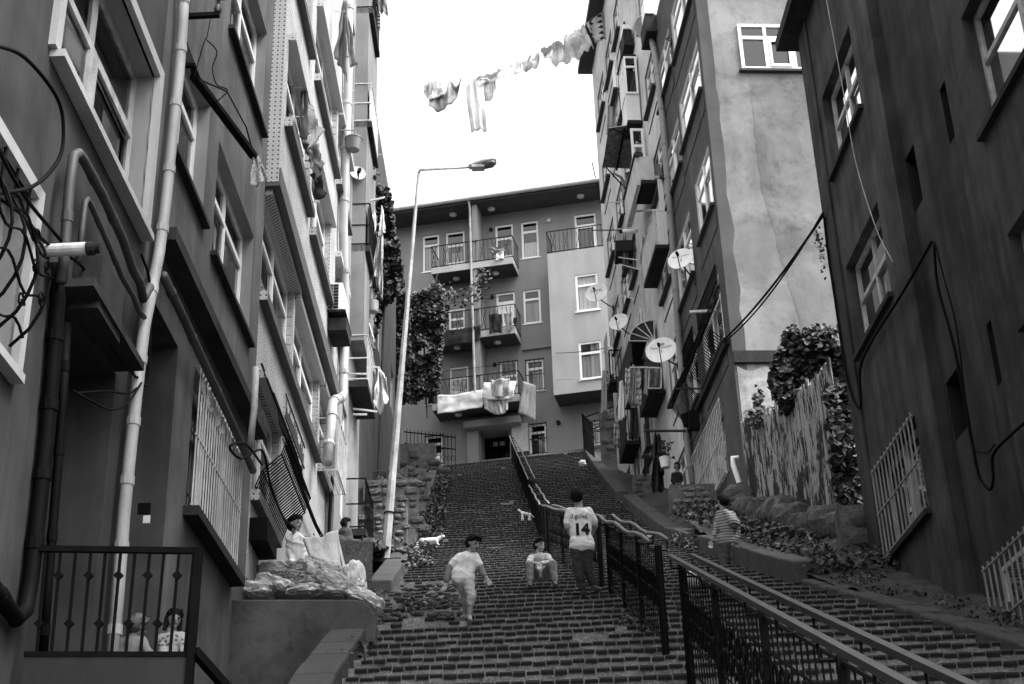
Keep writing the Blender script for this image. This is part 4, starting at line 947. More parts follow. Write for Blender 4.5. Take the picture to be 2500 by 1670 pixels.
# ================================================================ people and animals
dg_ = None
def remesh(prims, name, m_, parent, vox=.008, sm=4, loc=None, disp=None, extra=None):
    """prims: capsules (p0,r0,p1,r1) or ellipsoids ('e',c,(rx,ry,rz),M) fused into one continuous surface"""
    mb = MB()
    for p in prims:
        if p[0] == 'e':
            _, c, r_, M = p; vs = []; n_, k_ = 14, 10
            for i in range(k_+1):
                b = math.pi*i/k_-math.pi/2
                for j in range(n_):
                    a = 2*math.pi*j/n_; v = Vector((r_[0]*math.cos(a)*math.cos(b), r_[1]*math.sin(a)*math.cos(b), r_[2]*math.sin(b))); vs.append((M@v if M else v)+Vector(c))
            mb.add(vs, [(i*n_+j, i*n_+(j+1) % n_, (i+1)*n_+(j+1) % n_, (i+1)*n_+j) for i in range(k_) for j in range(n_)])
        else:
            a, ra, b, rb = Vector(p[0]), p[1], Vector(p[2]), p[3]; t = (b-a)
            if t.length < 1e-5: t = Vector((0, 0, 1e-4))
            tn = t.normalized(); pr = []; L_ = t.length
            for i in range(5): q = math.pi/2*(i/4); pr.append((-ra*math.cos(q), max(1e-4, ra*math.sin(q))))
            for i in range(5): q = math.pi/2*(i/4); pr.append((L_+rb*math.sin(q), max(1e-4, rb*math.cos(q))))
            u = tn.orthogonal().normalized(); v = tn.cross(u); n_ = 12; sq = p[4] if len(p) > 4 else None; vs = []
            for h, r_ in pr:
                for j in range(n_):
                    an = 2*math.pi*j/n_; d = (u*math.cos(an)+v*math.sin(an))*r_
                    if sq is not None: d = d-sq*(d.dot(sq))*.35
                    vs.append(a+tn*h+d)
            mb.add(vs, [(i*n_+j, i*n_+(j+1) % n_, (i+1)*n_+(j+1) % n_, (i+1)*n_+j) for i in range(len(pr)-1) for j in range(n_)])
    me = bpy.data.meshes.new(name); me.from_pydata([tuple(v) for v in mb.v], [], mb.f); o = bpy.data.objects.new(name, me); C.objects.link(o)
    r = o.modifiers.new('r', 'REMESH'); r.mode = 'VOXEL'; r.voxel_size = vox
    s = o.modifiers.new('s', 'SMOOTH'); s.factor = .5; s.iterations = sm
    bpy.context.view_layer.update(); dg = bpy.context.evaluated_depsgraph_get(); m2 = bpy.data.meshes.new_from_object(o.evaluated_get(dg)); bpy.data.objects.remove(o)
    vs = [v.co.copy() for v in m2.vertices]; ns = [v.normal.copy() for v in m2.vertices]
    if disp:
        vs = [v+n*disp(v) for v, n in zip(vs, ns)]
    out = MB(); out.v = [tuple(v) for v in vs]; out.f = [tuple(p.vertices) for p in m2.polygons]; out.mi = [0]*len(out.f)
    bpy.data.meshes.remove(m2)
    return out.build(name, m_, parent, smooth=True)
def fold(amp, fx=9, seed=0):
    def f(v):
        a = noise.noise(Vector((v.x*fx*.8+v.z*fx*.9+seed, v.y*fx*.5, v.z*fx*1.1))); b = noise.noise(Vector((v.x*fx*1.7-v.z*fx*1.4, v.y*fx, v.z*fx*1.2+seed)))
        return amp*.62*(.6-2.4*min(.5, abs(a))**.8+.8*abs(b))
    return f
def person(name, base, label, J, H=1.35, face=(0, -1, 0), top=wcl, sleeve='short', bot=dcl, botlen='long', hair=hairm, hairlen=0, shoes=dcl, hood=False, skirt=False, topd=.006, lean=None, sleevem=None, hidehands=False, skinm=None, group=None, parts=True):
    """J: joints in world coordinates"""
    t = thing('person', base, label, 'person', group); V = {k: Vector(v) for k, v in J.items()}; s = H/1.35; sk = skinm or skin
    hd = V['head']; f = Vector(face).normalized(); up = (hd-V['neck']).normalized(); up = (up+Vector((0, 0, .6))).normalized(); rt = f.cross(up).normalized(); f = up.cross(rt).normalized()
    M = Matrix((rt, f, up)).transposed(); hs = s*.95
    P_ = lambda x, y, z: hd+M@(Vector((x, y, z))*hs)
    pr = [('e', P_(0, -.005, .012), (.073*hs, .088*hs, .092*hs), M), ('e', P_(0, .018, -.045), (.052*hs, .062*hs, .062*hs), M), (P_(0, .088, -.005), .008*hs, P_(0, .101, -.03), .013*hs),
          ('e', P_(0, .05, -.09), (.03*hs, .028*hs, .022*hs), M), ('e', P_(.074, -.008, -.01), (.011*hs, .02*hs, .031*hs), M), ('e', P_(-.074, -.008, -.01), (.011*hs, .02*hs, .031*hs), M),
          ('e', P_(0, .078, -.055), (.026*hs, .014*hs, .009*hs), M), (P_(-.034, .07, .022), .012*hs, P_(.034, .07, .022), .012*hs),
          (hd-up*.06*hs-f*.01, .044*s, V['neck'], .05*s)]
    sh = (V['shL']+V['shR'])/2; hp = (V['hipL']+V['hipR'])/2; ch = sh.lerp(hp, .35)
    bodypr = [(V['neck'], .05*s, sh-up*.02, .07*s), (V['shL'], .052*s, V['shR'], .052*s), (sh+(hp-sh)*.12, .095*s, hp+(sh-hp)*.3, .088*s), (V['shL'].lerp(ch, .35), .075*s, hp.lerp(V['hipL'], .5), .08*s), (V['shR'].lerp(ch, .35), .075*s, hp.lerp(V['hipR'], .5), .08*s), (V['hipL'], .085*s, V['hipR'], .085*s)]
    arms = []
    for q in 'LR': arms += [(V['sh'+q], .046*s, V['el'+q], .034*s), (V['el'+q], .033*s, V['wr'+q], .022*s)]
    legs = []
    for q in 'LR': legs += [(V['hip'+q], .076*s, V['kn'+q], .05*s), (V['kn'+q], .049*s, V['an'+q], .031*s)]
    hands = []
    for q in 'LR':
        w_ = V['wr'+q]; d = V.get('hand'+q); d = (d-w_) if d is not None else (w_-V['el'+q]); d = d.normalized()
        side = d.cross(Vector((0, 1, 0))); side = side.normalized() if side.length > .1 else Vector((1, 0, 0)); pn = d.cross(side).normalized(); L_ = .075*s
        pm = w_+d*.045*s
        hands += [(w_, .02*s, pm-side*.012*s, .021*s, pn), (w_, .02*s, pm+side*.014*s, .02*s, pn)]
        if not hidehands:
            for k, (o_, l_) in enumerate([(-.026, .055), (-.009, .064), (.009, .06), (.025, .046)]):
                a = pm+d*.02*s+side*o_*s; b = a+(d*1.0+side*o_*5+pn*.15).normalized()*l_*.55*s; c = b+(d*.85+pn*(.35+.08*k)+side*o_*2).normalized()*l_*.5*s
                hands += [(a, .0085*s, b, .0078*s), (b, .0078*s, c, .0065*s)]
            a = w_+d*.012*s-side*.02*s; b = a+(d*.6-side*.8).normalized()*.03*s; c = b+(d*.9-side*.25).normalized()*.028*s; hands += [(a, .011*s, b, .009*s), (b, .009*s, c, .0075*s)]
    feet = []
    for q in 'LR':
        a = V['an'+q]; to = V['toe'+q]; feet += [(a, .032*s, a.lerp(to, .35)-Vector((0, 0, .02*s)), .033*s), (a.lerp(to, .2)-Vector((0, 0, .028*s)), .032*s, to, .026*s)]
    remesh(pr+bodypr+arms+legs+hands+feet, 'body', sk, t, .0062*max(s, .8), 2)
    gr = lambda L_, k, lo=0: [tuple([p[0], p[1]*k+lo, p[2], p[3]*k+lo]+list(p[4:])) if p[0] != 'e' else ('e', p[1], tuple(x+lo for x in p[2]), p[3]) for p in L_]
    tp = [(V['shL'], .058*s, V['shR'], .058*s)]+gr(bodypr[2:5], 1.06, .008*s)
    hem = V.get('hem', hp); tp += [(hem+(V['hipL']-hp)*.9+Vector((0, 0, .05*s)), .106*s, hem+(V['hipR']-hp)*.9+Vector((0, 0, .05*s)), .106*s), (hem+(V['hipL']-hp)*.9-Vector((0, 0, .0*s)), .108*s, hem+(V['hipR']-hp)*.9-Vector((0, 0, .0*s)), .108*s), (V['neck'].lerp(sh, .6), .052*s, sh, .07*s)]
    for q in 'LR':
        e = V['el'+q]; a = V['sh'+q]; w_ = V['wr'+q]
        if sleeve == 'short': tp += [(a, .06*s, a.lerp(e, .72), .056*s)]
        else: tp += [(a, .058*s, e, .048*s), (e, .047*s, e.lerp(w_, .93), .034*s)]
    remesh(tp, 'shirt' if not hood else 'jacket', top, t, .009*s, 4, disp=fold(topd*1.8*s, 8, H))
    if sleeve == 'under':
        pass
    bt_ = gr(bodypr[5:], 1.04, .004*s)+[(hp+(sh-hp)*.1, .08*s, hp, .085*s)]
    for q in 'LR':
        h_, k_, a = V['hip'+q], V['kn'+q], V['an'+q]
        e = k_.lerp(a, .35 if botlen == 'calf' else .9)
        bt_ += [(h_, .085*s, k_, .067*s), (k_, .066*s, e, .058*s if botlen == 'calf' else .05*s)]
    if skirt: bt_ += [(hp, .13*s, (V['knL']+V['knR'])/2, .17*s), ((V['knL']+V['knR'])/2, .16*s, (V['anL']+V['anR'])/2+Vector((0, 0, .1*s)), .15*s)]
    remesh(bt_, 'skirt' if skirt else 'trousers', bot, t, .009*s, 4, disp=fold(.011*s, 9, H+3))
    hr = [('e', P_(0, -.018, .05), (.09*hs, .1*hs, .082*hs), M), ('e', P_(0, -.052, .0), (.094*hs, .088*hs, .1*hs), M), (P_(-.045, .05, .088), .026*hs, P_(.045, .05, .088), .024*hs), (P_(-.075, .0, .02), .015*hs, P_(-.072, .03, .06), .02*hs), (P_(.075, .0, .02), .015*hs, P_(.072, .03, .06), .02*hs)]
    if hairlen: 
        for x in (-.062, .0, .062): hr += [(P_(x, -.05 if x == 0 else -.02, 0), .035*hs, P_(x*1.35, -.07 if x == 0 else -.01, -hairlen), .022*hs)]
    remesh(hr, 'hair', hair, t, .007*s, 2, disp=lambda v: .004*noise.noise(v*60))
    fe = MB()
    for x in (-.03, .03):
        fe.lathe([(.0001, .006*hs), (.009*hs, .004*hs), (.0125*hs, 0)], P_(x, .0755, .002), 10, Matrix((rt, up, f)).transposed())
        fe.tube([P_(x-.017, .078, .026), P_(x, .083, .031), P_(x+.017, .078, .026)], .0038*hs, 5)
    fe.build('eye', ink, t)
    fe = MB(); fe.tube([P_(-.022, .089, -.052), P_(0, .0945, -.058), P_(.022, .089, -.052)], .0035*hs, 5); fe.build('mouth', ink if 'smil' not in label else pvc, t)
    if shoes is not None: 
        for q in 'LR':
            a = V['an'+q]; to = V['toe'+q]; so_ = remesh([(a-Vector((0, 0, .012*s)), .037*s, a.lerp(to, .4)-Vector((0, 0, .022*s)), .037*s), (a.lerp(to, .1)-Vector((0, 0, .035*s)), .034*s, to, .031*s)], 'shoe', shoes, t, .007, 2)
    return t, V, M, s
def pj(px, py, Y): return atY(px, py, Y)
YB = 17.65
b14, V, M, s = person('b14', (.77, YB, 5.05), 'boy seen from behind in a white football shirt with black number 14 and jeans', dict(
    head=pj(1411, 1212, YB), neck=pj(1413, 1236, YB), shL=pj(1392, 1250, YB), shR=pj(1436, 1249, YB), elL=pj(1384, 1288, YB), elR=pj(1454, 1284, YB+.05), wrL=pj(1396, 1310, YB+.14), wrR=pj(1444, 1306, YB+.2),
    hipL=pj(1408, 1336, YB), hipR=pj(1431, 1336, YB), knL=pj(1411, 1388, YB-.02), knR=pj(1436, 1388, YB+.02), anL=pj(1423, 1441, YB), anR=pj(1449, 1429, YB+.04), toeL=pj(1427, 1452, YB+.12), toeR=pj(1464, 1439, YB+.05), hem=pj(1421, 1333, YB)),
    1.35, (.35, 1, -.1), wcl, 'short', den, 'long', shoes=mat('shoe_dark', .03, .6))
def text(name, body, size, loc, M3, m_, par, ext=.002, bold=0):
    cu = bpy.data.curves.new(name, 'FONT'); cu.body = body; cu.size = size; cu.extrude = ext; cu.align_x = 'CENTER'; cu.align_y = 'CENTER'; cu.offset = bold; cu.resolution_u = 2
    o = bpy.data.objects.new(name, cu); C.objects.link(o); bpy.context.view_layer.update(); dg = bpy.context.evaluated_depsgraph_get(); me = bpy.data.meshes.new_from_object(o.evaluated_get(dg)); bpy.data.objects.remove(o)
    out = MB(); out.v = [tuple(M3@v.co+Vector(loc)) for v in me.vertices]; out.f = [tuple(p.vertices) for p in me.polygons]; out.mi = [0]*len(out.f); bpy.data.meshes.remove(me)
    return out
def decal(tx, target, d, off=.004):      # lay flat lettering onto a surface along direction d
    loc = base_of(target.parent if target.parent else target); dp = bpy.context.evaluated_depsgraph_get()
    vs = []
    for v in tx.v:
        ok_, p, n, i = target.ray_cast(Vector(v)-loc-d*.5, d)
        vs.append(tuple((p+loc-d*off) if ok_ else v))
    tx.v = vs
bpy.context.view_layer.update()
shirt = [o for o in b14.children if o.name.startswith('shirt')][0]
M3 = Matrix(((1, 0, 0), (0, 0, -1), (0, 1, 0)))
for nm, bd_, sz, (x, y), b_ in [('number', '14', .2, (1420, 1291), .009), ('name', 'd.güleç', .078, (1413, 1258), .0015)]:
    tx = text(nm, bd_, sz, pj(x, y, YB-.14), M3, ink, b14, 0.0, b_); decal(tx, shirt, Vector((0, 1, 0)), .012); tx.build(nm, ink if nm == 'number' else inkg, b14)
YB = 15.8
person('b1', (-.55, YB, 4.36), 'boy in a white T-shirt over grey sleeves and light cropped trousers stepping down, arms spread', dict(
    head=pj(1157, 1326, YB-.04), neck=pj(1146, 1347, YB), shL=pj(1121, 1361, YB), shR=pj(1159, 1359, YB), elL=pj(1097, 1385, YB), elR=pj(1173, 1386, YB-.02), wrL=pj(1089, 1421, YB-.03), wrR=pj(1188, 1412, YB-.06),
    hipL=pj(1121, 1414, YB), hipR=pj(1141, 1414, YB), knL=pj(1137, 1452, YB+.12), knR=pj(1151, 1456, YB-.08), anL=pj(1136, 1500, YB+.2), anR=pj(1146, 1505, YB-.06), toeL=pj(1128, 1507, YB+.1), toeR=pj(1149, 1513, YB-.18), hem=pj(1130, 1411, YB)),
    1.15, (.75, -.75, -.45), wcl, 'short', lcl, 'calf', shoes=None)
fe = [o for o in C.objects if o.name.startswith('person') and o['label'].startswith('boy in a white T')][0]
q_ = []
for a, b in ((pj(1121, 1361, YB), pj(1097, 1385, YB)), (pj(1159, 1359, YB), pj(1173, 1386, YB-.02))): pass
remesh([(pj(1104, 1378, YB), .04, pj(1097, 1385, YB), .041), (pj(1097, 1385, YB), .041, pj(1090, 1417, YB-.03), .034), (pj(1168, 1376, YB), .036, pj(1173, 1386, YB-.02), .036), (pj(1173, 1386, YB-.02), .036, pj(1183, 1404, YB-.05), .03)], 'undershirt', gcl, fe, .008, 3, disp=fold(.006))
YB = 19.15
person('sit', (.2, YB, 5.7), 'smiling boy sitting on a step, forearms on his knees, in grey jumper and trousers', dict(
    head=pj(1319, 1330, YB-.02), neck=pj(1315, 1351, YB), shL=pj(1298, 1361, YB), shR=pj(1336, 1359, YB), elL=pj(1291, 1375, YB-.22), elR=pj(1346, 1373, YB-.22), wrL=pj(1314, 1378, YB-.42), wrR=pj(1320, 1376, YB-.42), handL=pj(1318, 1392, YB-.46), handR=pj(1316, 1390, YB-.46),
    hipL=pj(1308, 1404, YB+.02), hipR=pj(1331, 1404, YB+.02), knL=pj(1294, 1380, YB-.38), knR=pj(1349, 1378, YB-.38), anL=pj(1294, 1422, YB-.42), anR=pj(1355, 1421, YB-.42), toeL=pj(1293, 1429, YB-.56), toeR=pj(1357, 1428, YB-.56), hem=pj(1318, 1398, YB)),
    1.2, (.6, -1, -.1), lcl, 'long', gcl, 'long', shoes=mat('shoe_dark', .03, .6))
YB = 21.6
person('R', (3.1, YB, 6.9), 'boy with bowed head in a striped hooded top walking up along the right kerb', dict(
    head=pj(1764, 1224, YB), neck=pj(1765, 1243, YB), shL=pj(1757, 1254, YB), shR=pj(1787, 1256, YB), elL=pj(1748, 1290, YB), elR=pj(1800, 1292, YB), wrL=pj(1739, 1322, YB-.02), wrR=pj(1802, 1325, YB),
    hipL=pj(1769, 1332, YB), hipR=pj(1789, 1332, YB), knL=pj(1768, 1368, YB), knR=pj(1792, 1368, YB), anL=pj(1767, 1400, YB), anR=pj(1793, 1400, YB), toeL=pj(1764, 1405, YB+.1), toeR=pj(1793, 1405, YB+.1), hem=pj(1778, 1322, YB)),
    1.35, (-.5, .9, -.55), strp, 'long', mat('cloth_slate', .06, .9, 'cloth', .2, 1.5), 'long', hood=True)
fe = [o for o in C.objects if o.name.startswith('person') and 'striped hooded' in o['label']][0]
remesh([(pj(1772, 1252, YB-.06), .06, pj(1790, 1275, YB-.12), .075), (pj(1790, 1262, YB-.08), .05, pj(1800, 1278, YB-.1), .05)], 'hood', strp, fe, .009, 3, disp=fold(.01))
YB = 10.9
person('girl', (-2.72, YB, 2.6), 'small girl with dark hair and pale jacket sitting behind the black balcony bars', dict(
    head=pj(425, 1512, YB), neck=pj(418, 1542, YB), shL=pj(396, 1560, YB), shR=pj(444, 1556, YB), elL=pj(398, 1600, YB-.08), elR=pj(452, 1600, YB-.1), wrL=pj(420, 1612, YB-.2), wrR=pj(436, 1612, YB-.22),
    hipL=pj(405, 1640, YB), hipR=pj(440, 1640, YB), knL=pj(412, 1625, YB-.28), knR=pj(445, 1622, YB-.28), anL=pj(415, 1690, YB-.3), anR=pj(445, 1690, YB-.3), toeL=pj(415, 1700, YB-.4), toeR=pj(446, 1700, YB-.4)),
    1.0, (.5, -1, -.1), mat('jacket_pale', .3, .9, 'print', .3, 2, .4, c2=.07), 'long', mcl, 'long', hairlen=.12, skinm=skind)
person('kid', (-2.85, YB+.1, 2.4), 'child in a fluffy pale jumper crouching at the foot of the white drainpipe', dict(
    head=pj(338, 1528, YB), neck=pj(325, 1548, YB), shL=pj(300, 1570, YB), shR=pj(345, 1565, YB), elL=pj(300, 1610, YB-.05), elR=pj(362, 1596, YB-.1), wrL=pj(330, 1620, YB-.15), wrR=pj(380, 1598, YB-.15),
    hipL=pj(305, 1650, YB), hipR=pj(335, 1650, YB), knL=pj(330, 1630, YB-.25), knR=pj(350, 1630, YB-.25), anL=pj(330, 1690, YB-.3), anR=pj(350, 1690, YB-.3), toeL=pj(330, 1700, YB-.4), toeR=pj(350, 1700, YB-.4)),
    1.0, (.8, .9, -.2), gcl, 'long', dcl, 'long', hair=mat('hair_light', .06, .6), skinm=skind)
YB = 16.3
person('man', (-2.6, YB, 4.5), 'man in a white long-sleeved shirt bending behind the heap of sacks', dict(
    head=pj(722, 1278, YB), neck=pj(722, 1300, YB), shL=pj(708, 1314, YB), shR=pj(738, 1312, YB), elL=pj(708, 1352, YB-.02), elR=pj(744, 1352, YB-.02), wrL=pj(718, 1382, YB-.12), wrR=pj(738, 1384, YB-.12),
    hipL=pj(716, 1388, YB+.05), hipR=pj(736, 1388, YB+.05), knL=pj(712, 1422, YB-.1), knR=pj(742, 1422, YB-.1), anL=pj(712, 1450, YB+.05), anR=pj(740, 1450, YB+.05), toeL=pj(712, 1458, YB-.05), toeR=pj(740, 1458, YB-.05)),
    1.25, (.8, -.6, -.5), wcl, 'long', mcl, 'long', topd=.012)
YB = 21.3
person('woman', (-2.6, YB, 7.0), 'woman in a dark coat and long skirt standing by the doorway left of the lamp', dict(
    head=pj(846, 1277, YB), neck=pj(843, 1288, YB), shL=pj(834, 1295, YB), shR=pj(851, 1294, YB), elL=pj(832, 1316, YB), elR=pj(857, 1314, YB), wrL=pj(838, 1332, YB-.05), wrR=pj(857, 1332, YB-.04),
    hipL=pj(838, 1326, YB), hipR=pj(849, 1326, YB), knL=pj(838, 1340, YB), knR=pj(849, 1340, YB), anL=pj(838, 1352, YB), anR=pj(850, 1352, YB), toeL=pj(838, 1355, YB-.1), toeR=pj(850, 1355, YB-.1)),
    1.0, (1, .2, 0), mat('coat_grey', .06, .9, 'cloth', .2), 'long', mat('coat_grey2', .05, .9), 'long', skirt=True, hairlen=.1, hidehands=True)
YB = 32.0
person('w2', (3.9, YB, 11.0), 'person in black sitting on the wall recess beside the grey block on the right', dict(
    head=pj(1653, 1138, YB), neck=pj(1651, 1150, YB), shL=pj(1644, 1158, YB), shR=pj(1660, 1157, YB), elL=pj(1641, 1174, YB), elR=pj(1664, 1172, YB), wrL=pj(1650, 1180, YB-.1), wrR=pj(1660, 1180, YB-.1),
    hipL=pj(1646, 1190, YB), hipR=pj(1658, 1190, YB), knL=pj(1644, 1188, YB-.35), knR=pj(1658, 1188, YB-.35), anL=pj(1644, 1215, YB-.35), anR=pj(1658, 1215, YB-.35), toeL=pj(1644, 1218, YB-.5), toeR=pj(1658, 1218, YB-.5)),
    1.1, (-.3, -1, -.1), dcl, 'long', dcl, 'long', hairlen=.05, hidehands=True)
YB = 36.2
person('m2', FM.P(36, 19.3, .6), 'person reaching one arm up to a clothes line on the pale solid balcony', dict(
    head=pj(1533, 429, YB), neck=pj(1531, 441, YB), shL=pj(1524, 448, YB), shR=pj(1538, 448, YB), elL=pj(1515, 432, YB), elR=pj(1527, 462, YB), wrL=pj(1500, 424, YB), wrR=pj(1522, 452, YB-.2),
    hipL=pj(1526, 478, YB), hipR=pj(1537, 478, YB), knL=pj(1526, 500, YB), knR=pj(1537, 500, YB), anL=pj(1526, 520, YB), anR=pj(1537, 520, YB), toeL=pj(1526, 523, YB-.1), toeR=pj(1537, 523, YB-.1)),
    1.2, (-.6, -1, -.2), flcl, 'long', mcl, 'long', hidehands=True)
# ---- cats
def cat(px, py, Y, z0, L_, dirx, label, patch, pitch=0, up_=0):
    f = Vector((dirx*math.cos(pitch), -.15, math.sin(pitch))).normalized(); u = Vector((-f.z*dirx, 0, abs(f.x))).normalized(); sd_ = f.cross(u); k = L_/.48
    o = Vector(atY(px, py, Y)); B = lambda a, b, c=0: o+f*a*k+Vector((0, 0, 1))*b*k+sd_*c*k
    t = thing('cat', (o.x, Y, z0), label, 'cat'); gz = (z0-o.z)/k
    pr = [(B(-.15, .0), .062*k, B(-.02, -.008), .066*k), (B(-.02, -.008), .066*k, B(.12, .0), .056*k), (B(.13, .01), .045*k, B(.2, .05), .036*k), ('e', B(.235, .07), (.042*k, .036*k, .036*k), None), (B(.25, .06), .022*k, B(.275, .055), .015*k),
          (B(.225, .1, .02), .012*k, B(.222, .125, .026), .004*k), (B(.225, .1, -.02), .012*k, B(.222, .125, -.026), .004*k), (B(-.2, .0), .022*k, B(-.27, -.05), .018*k), (B(-.27, -.05), .018*k, B(-.33, -.1), .014*k)]
    for c, st_ in ((.03, .02), (-.03, -.03)):
        pr += [(B(.12, -.02, c), .03*k, B(.12+st_, gz*.55, c), .018*k), (B(.12+st_, gz*.55, c), .018*k, B(.125+st_*1.4, gz+.012, c), .014*k), (B(.13+st_*1.4, gz+.012, c), .015*k, B(.15+st_*1.4, gz+.01, c), .013*k)]
        pr += [(B(-.14, -.01, c), .042*k, B(-.115+st_, gz*.5, c), .026*k), (B(-.115+st_, gz*.5, c), .024*k, B(-.165+st_, gz*.32-.03, c), .017*k), (B(-.165+st_, gz*.32-.03, c), .016*k, B(-.15+st_, gz+.012, c), .013*k), (B(-.15+st_, gz+.012, c), .014*k, B(-.125+st_, gz+.01, c), .013*k)]
    remesh(pr, 'body', mat('fur_white', .7, .9, 'cloth', .15, 4, .3), t, .007, 2)
    if patch:
        remesh([('e', B(*a), (r_*k, r_*k, r_*.8*k), None) for a, r_ in patch], 'fur_patch', mat('fur_dark', .05, .9), t, .006, 2)
cat(1050, 1320, 27.5, zs(27.6)+.03, .50, 1, 'white cat with grey ears walking along the left edge of the steps', [((.235, .085), .035), ((.2, .07), .03), ((-.05, .04), .04)])
cat(1283, 1254, 32.8, zs(32.6)-.12, .33, -1, 'calico cat climbing the steps against the middle railing', [((-.1, .035), .06), ((.0, .04), .05), ((.24, .09), .03)], .22)
# ---- football
c = Vector(atY(1693, 1413, 18.2)); t = thing('football', c-Vector((0, 0, .115)), 'scuffed white football lying on the right-hand flight behind the near railing', 'ball')
q = MB(); q.lathe([(max(1e-4, .115*math.sin(math.pi*i/12)), -.115*math.cos(math.pi*i/12)) for i in range(13)], c, 20); q.build('ball_skin', mat('ball', .6, .5, 'print', .15, .9, .1, c2=.35), t, smooth=True)
q = MB()
for n_ in ((0, -1, .3), (.8, -.5, .5), (-.7, -.6, .6), (.1, -.3, 1)):
    v = Vector(n_).normalized(); a = v.orthogonal().normalized(); b = v.cross(a); q.add([c+(v+a*.28*math.cos(k*1.2566)+b*.28*math.sin(k*1.2566)).normalized()*.1165 for k in range(5)], [(0, 1, 2, 3, 4)])
q.build('ball_panel', inkg, t)
# ================================================================ cloth
def cloth(name, top, bot, m_, label, cat, amp=.05, nf=1.8, group=None, nv=12, par=None, seed=0, n=(0, -1, 0), sub=None, thin=.006):
    top = [Vector(p) for p in top]; bot = [Vector(p) for p in bot]; n = Vector(n)
    def along(L_, f_):
        k = f_*(len(L_)-1); i = min(int(k), len(L_)-2); t = k-i
        if len(L_) == 2: return L_[0].lerp(L_[1], t)
        b, c = L_[i], L_[i+1]; a = L_[i-1] if i else b*2-c; d = L_[i+2] if i+2 < len(L_) else c*2-b
        return .5*((2*b)+(c-a)*t+(2*a-5*b+4*c-d)*t*t+(3*b-a-3*c+d)*t**3)
    nu = max(10, int(sum((b-a).length for a, b in zip(bot, bot[1:]))/.05), int(sum((b-a).length for a, b in zip(top, top[1:]))/.05)); nu = min(nu, 60)
    mb = MB(); rows = []
    for j in range(nv+1):
        t_ = j/nv; r_ = []
        for i in range(nu+1):
            f_ = i/nu; p = along(top, f_).lerp(along(bot, f_), t_)
            w_ = amp*(math.sin(f_*6.283*nf+seed+t_*1.1)*(.35+.65*t_)+.35*math.sin(f_*6.283*nf*2.7+t_*2.5+seed*2)+.45*noise.noise(Vector((f_*11+seed, t_*5+f_*4, 2))))+amp*1.3*noise.noise(Vector((f_*3+seed, t_*2.4, seed*1.7)))
            r_.append(p+n*w_+Vector((0, 0, 0 if j else -.012*abs(math.sin(f_*math.pi*nf)))))
        rows.append(r_)
    mb.grid(rows)
    kw = {} if par is not None else dict(label=label, cat=cat, group=group)
    o = mb.build(name, m_, par, smooth=True, **kw); sd = o.modifiers.new('s', 'SOLIDIFY'); sd.thickness = thin; return o
YL = 39.
def pts(L_, Y): return [atY(x, y, Y) for x, y in L_]
cable('washing_line', pts([(880, 172), (1032, 199), (1135, 191), (1240, 160), (1320, 124), (1430, 56), (1530, -12)], YL), .006, 'long washing line strung high across the street between the two rows of houses', 'washing line', m_=mat('line_grey', .3, .8))
WG = 'washing on the high line across the street'
def gm(name, t_, b_, m_, label, cat='laundry', dY=0, **k): return cloth(name, pts(t_, YL+dY), pts(b_, YL+dY), m_, label, cat, group=WG, **k)
gm('skirt', [(1046, 199), (1060, 199), (1072, 207), (1088, 222), (1098, 195), (1112, 212), (1126, 193)], [(1048, 263), (1062, 266), (1078, 266), (1092, 262), (1105, 250), (1117, 230), (1127, 196)], mat('cloth_tweed', .36, .9, 'print', .3, 3, c2=.18), 'dark mottled skirt near the left end of the high washing line', seed=1, amp=.1, dY=.05)
gm('blouse', [(1037, 201), (1055, 198), (1080, 199)], [(1034, 226), (1052, 246), (1064, 238), (1086, 232)], mat('line_print', .62, .9, 'print', .2, 2.2, c2=.25), 'flowered blouse hanging leftmost on the high washing line', seed=2, amp=.06)
gm('trousers', [(1131, 192), (1141, 208), (1155, 187), (1165, 197), (1180, 201)], [(1150, 319), (1158, 321), (1170, 317), (1180, 320), (1189, 319)], lin1, 'long pale trousers hanging lowest of all on the high washing line', seed=3, amp=.08, nv=24, nf=2.5)
gm('towel', [(1178, 200), (1194, 195), (1210, 190)], [(1183, 246), (1193, 247), (1203, 238), (1210, 215)], mat('cloth_dots', .5, .9, 'print', .1, 5, c2=.1), 'small dotted towel behind the long pale trousers on the high washing line', seed=4, dY=.1)
gm('shirt', [(1160, 192), (1190, 184), (1215, 172), (1233, 160)], [(1172, 200), (1192, 199), (1215, 195), (1233, 183)], lin1, 'pale shirt folded over the high washing line right of the dotted towel', seed=5, amp=.08)
gm('child_shirt', [(1245, 154), (1262, 150), (1273, 144)], [(1248, 175), (1256, 180), (1266, 180), (1273, 158)], lin1, 'tiny white child shirt on the high washing line', seed=6)
gm('pyjama', [(1273, 144), (1284, 148), (1295, 133), (1300, 145), (1313, 127), (1318, 130)], [(1276, 171), (1285, 172), (1298, 169), (1308, 166), (1317, 157)], lin2, 'small grey pyjama top in the middle of the high washing line', seed=7, amp=.06)
gm('bed_sheet', [(1320, 122), (1345, 112), (1360, 98), (1374, 108), (1380, 86), (1400, 78), (1417, 66), (1427, 60)], [(1322, 130), (1340, 148), (1362, 158), (1385, 152), (1405, 144), (1425, 132), (1440, 120), (1450, 114)], mat('cloth_sheet', .6, .9, 'cloth', .3, 1.5, .8), 'big crumpled grey sheet billowing on the high washing line', seed=8, amp=.13, nf=5.3, nv=22)
gm('rug', [(1431, 57), (1450, 45), (1470, 30), (1490, 16), (1514, 0)], [(1450, 98), (1466, 104), (1482, 93), (1497, 84), (1508, 62)], zig, 'rug with rows of dark lozenges at the right end of the high washing line', seed=9, amp=.1, nf=2)
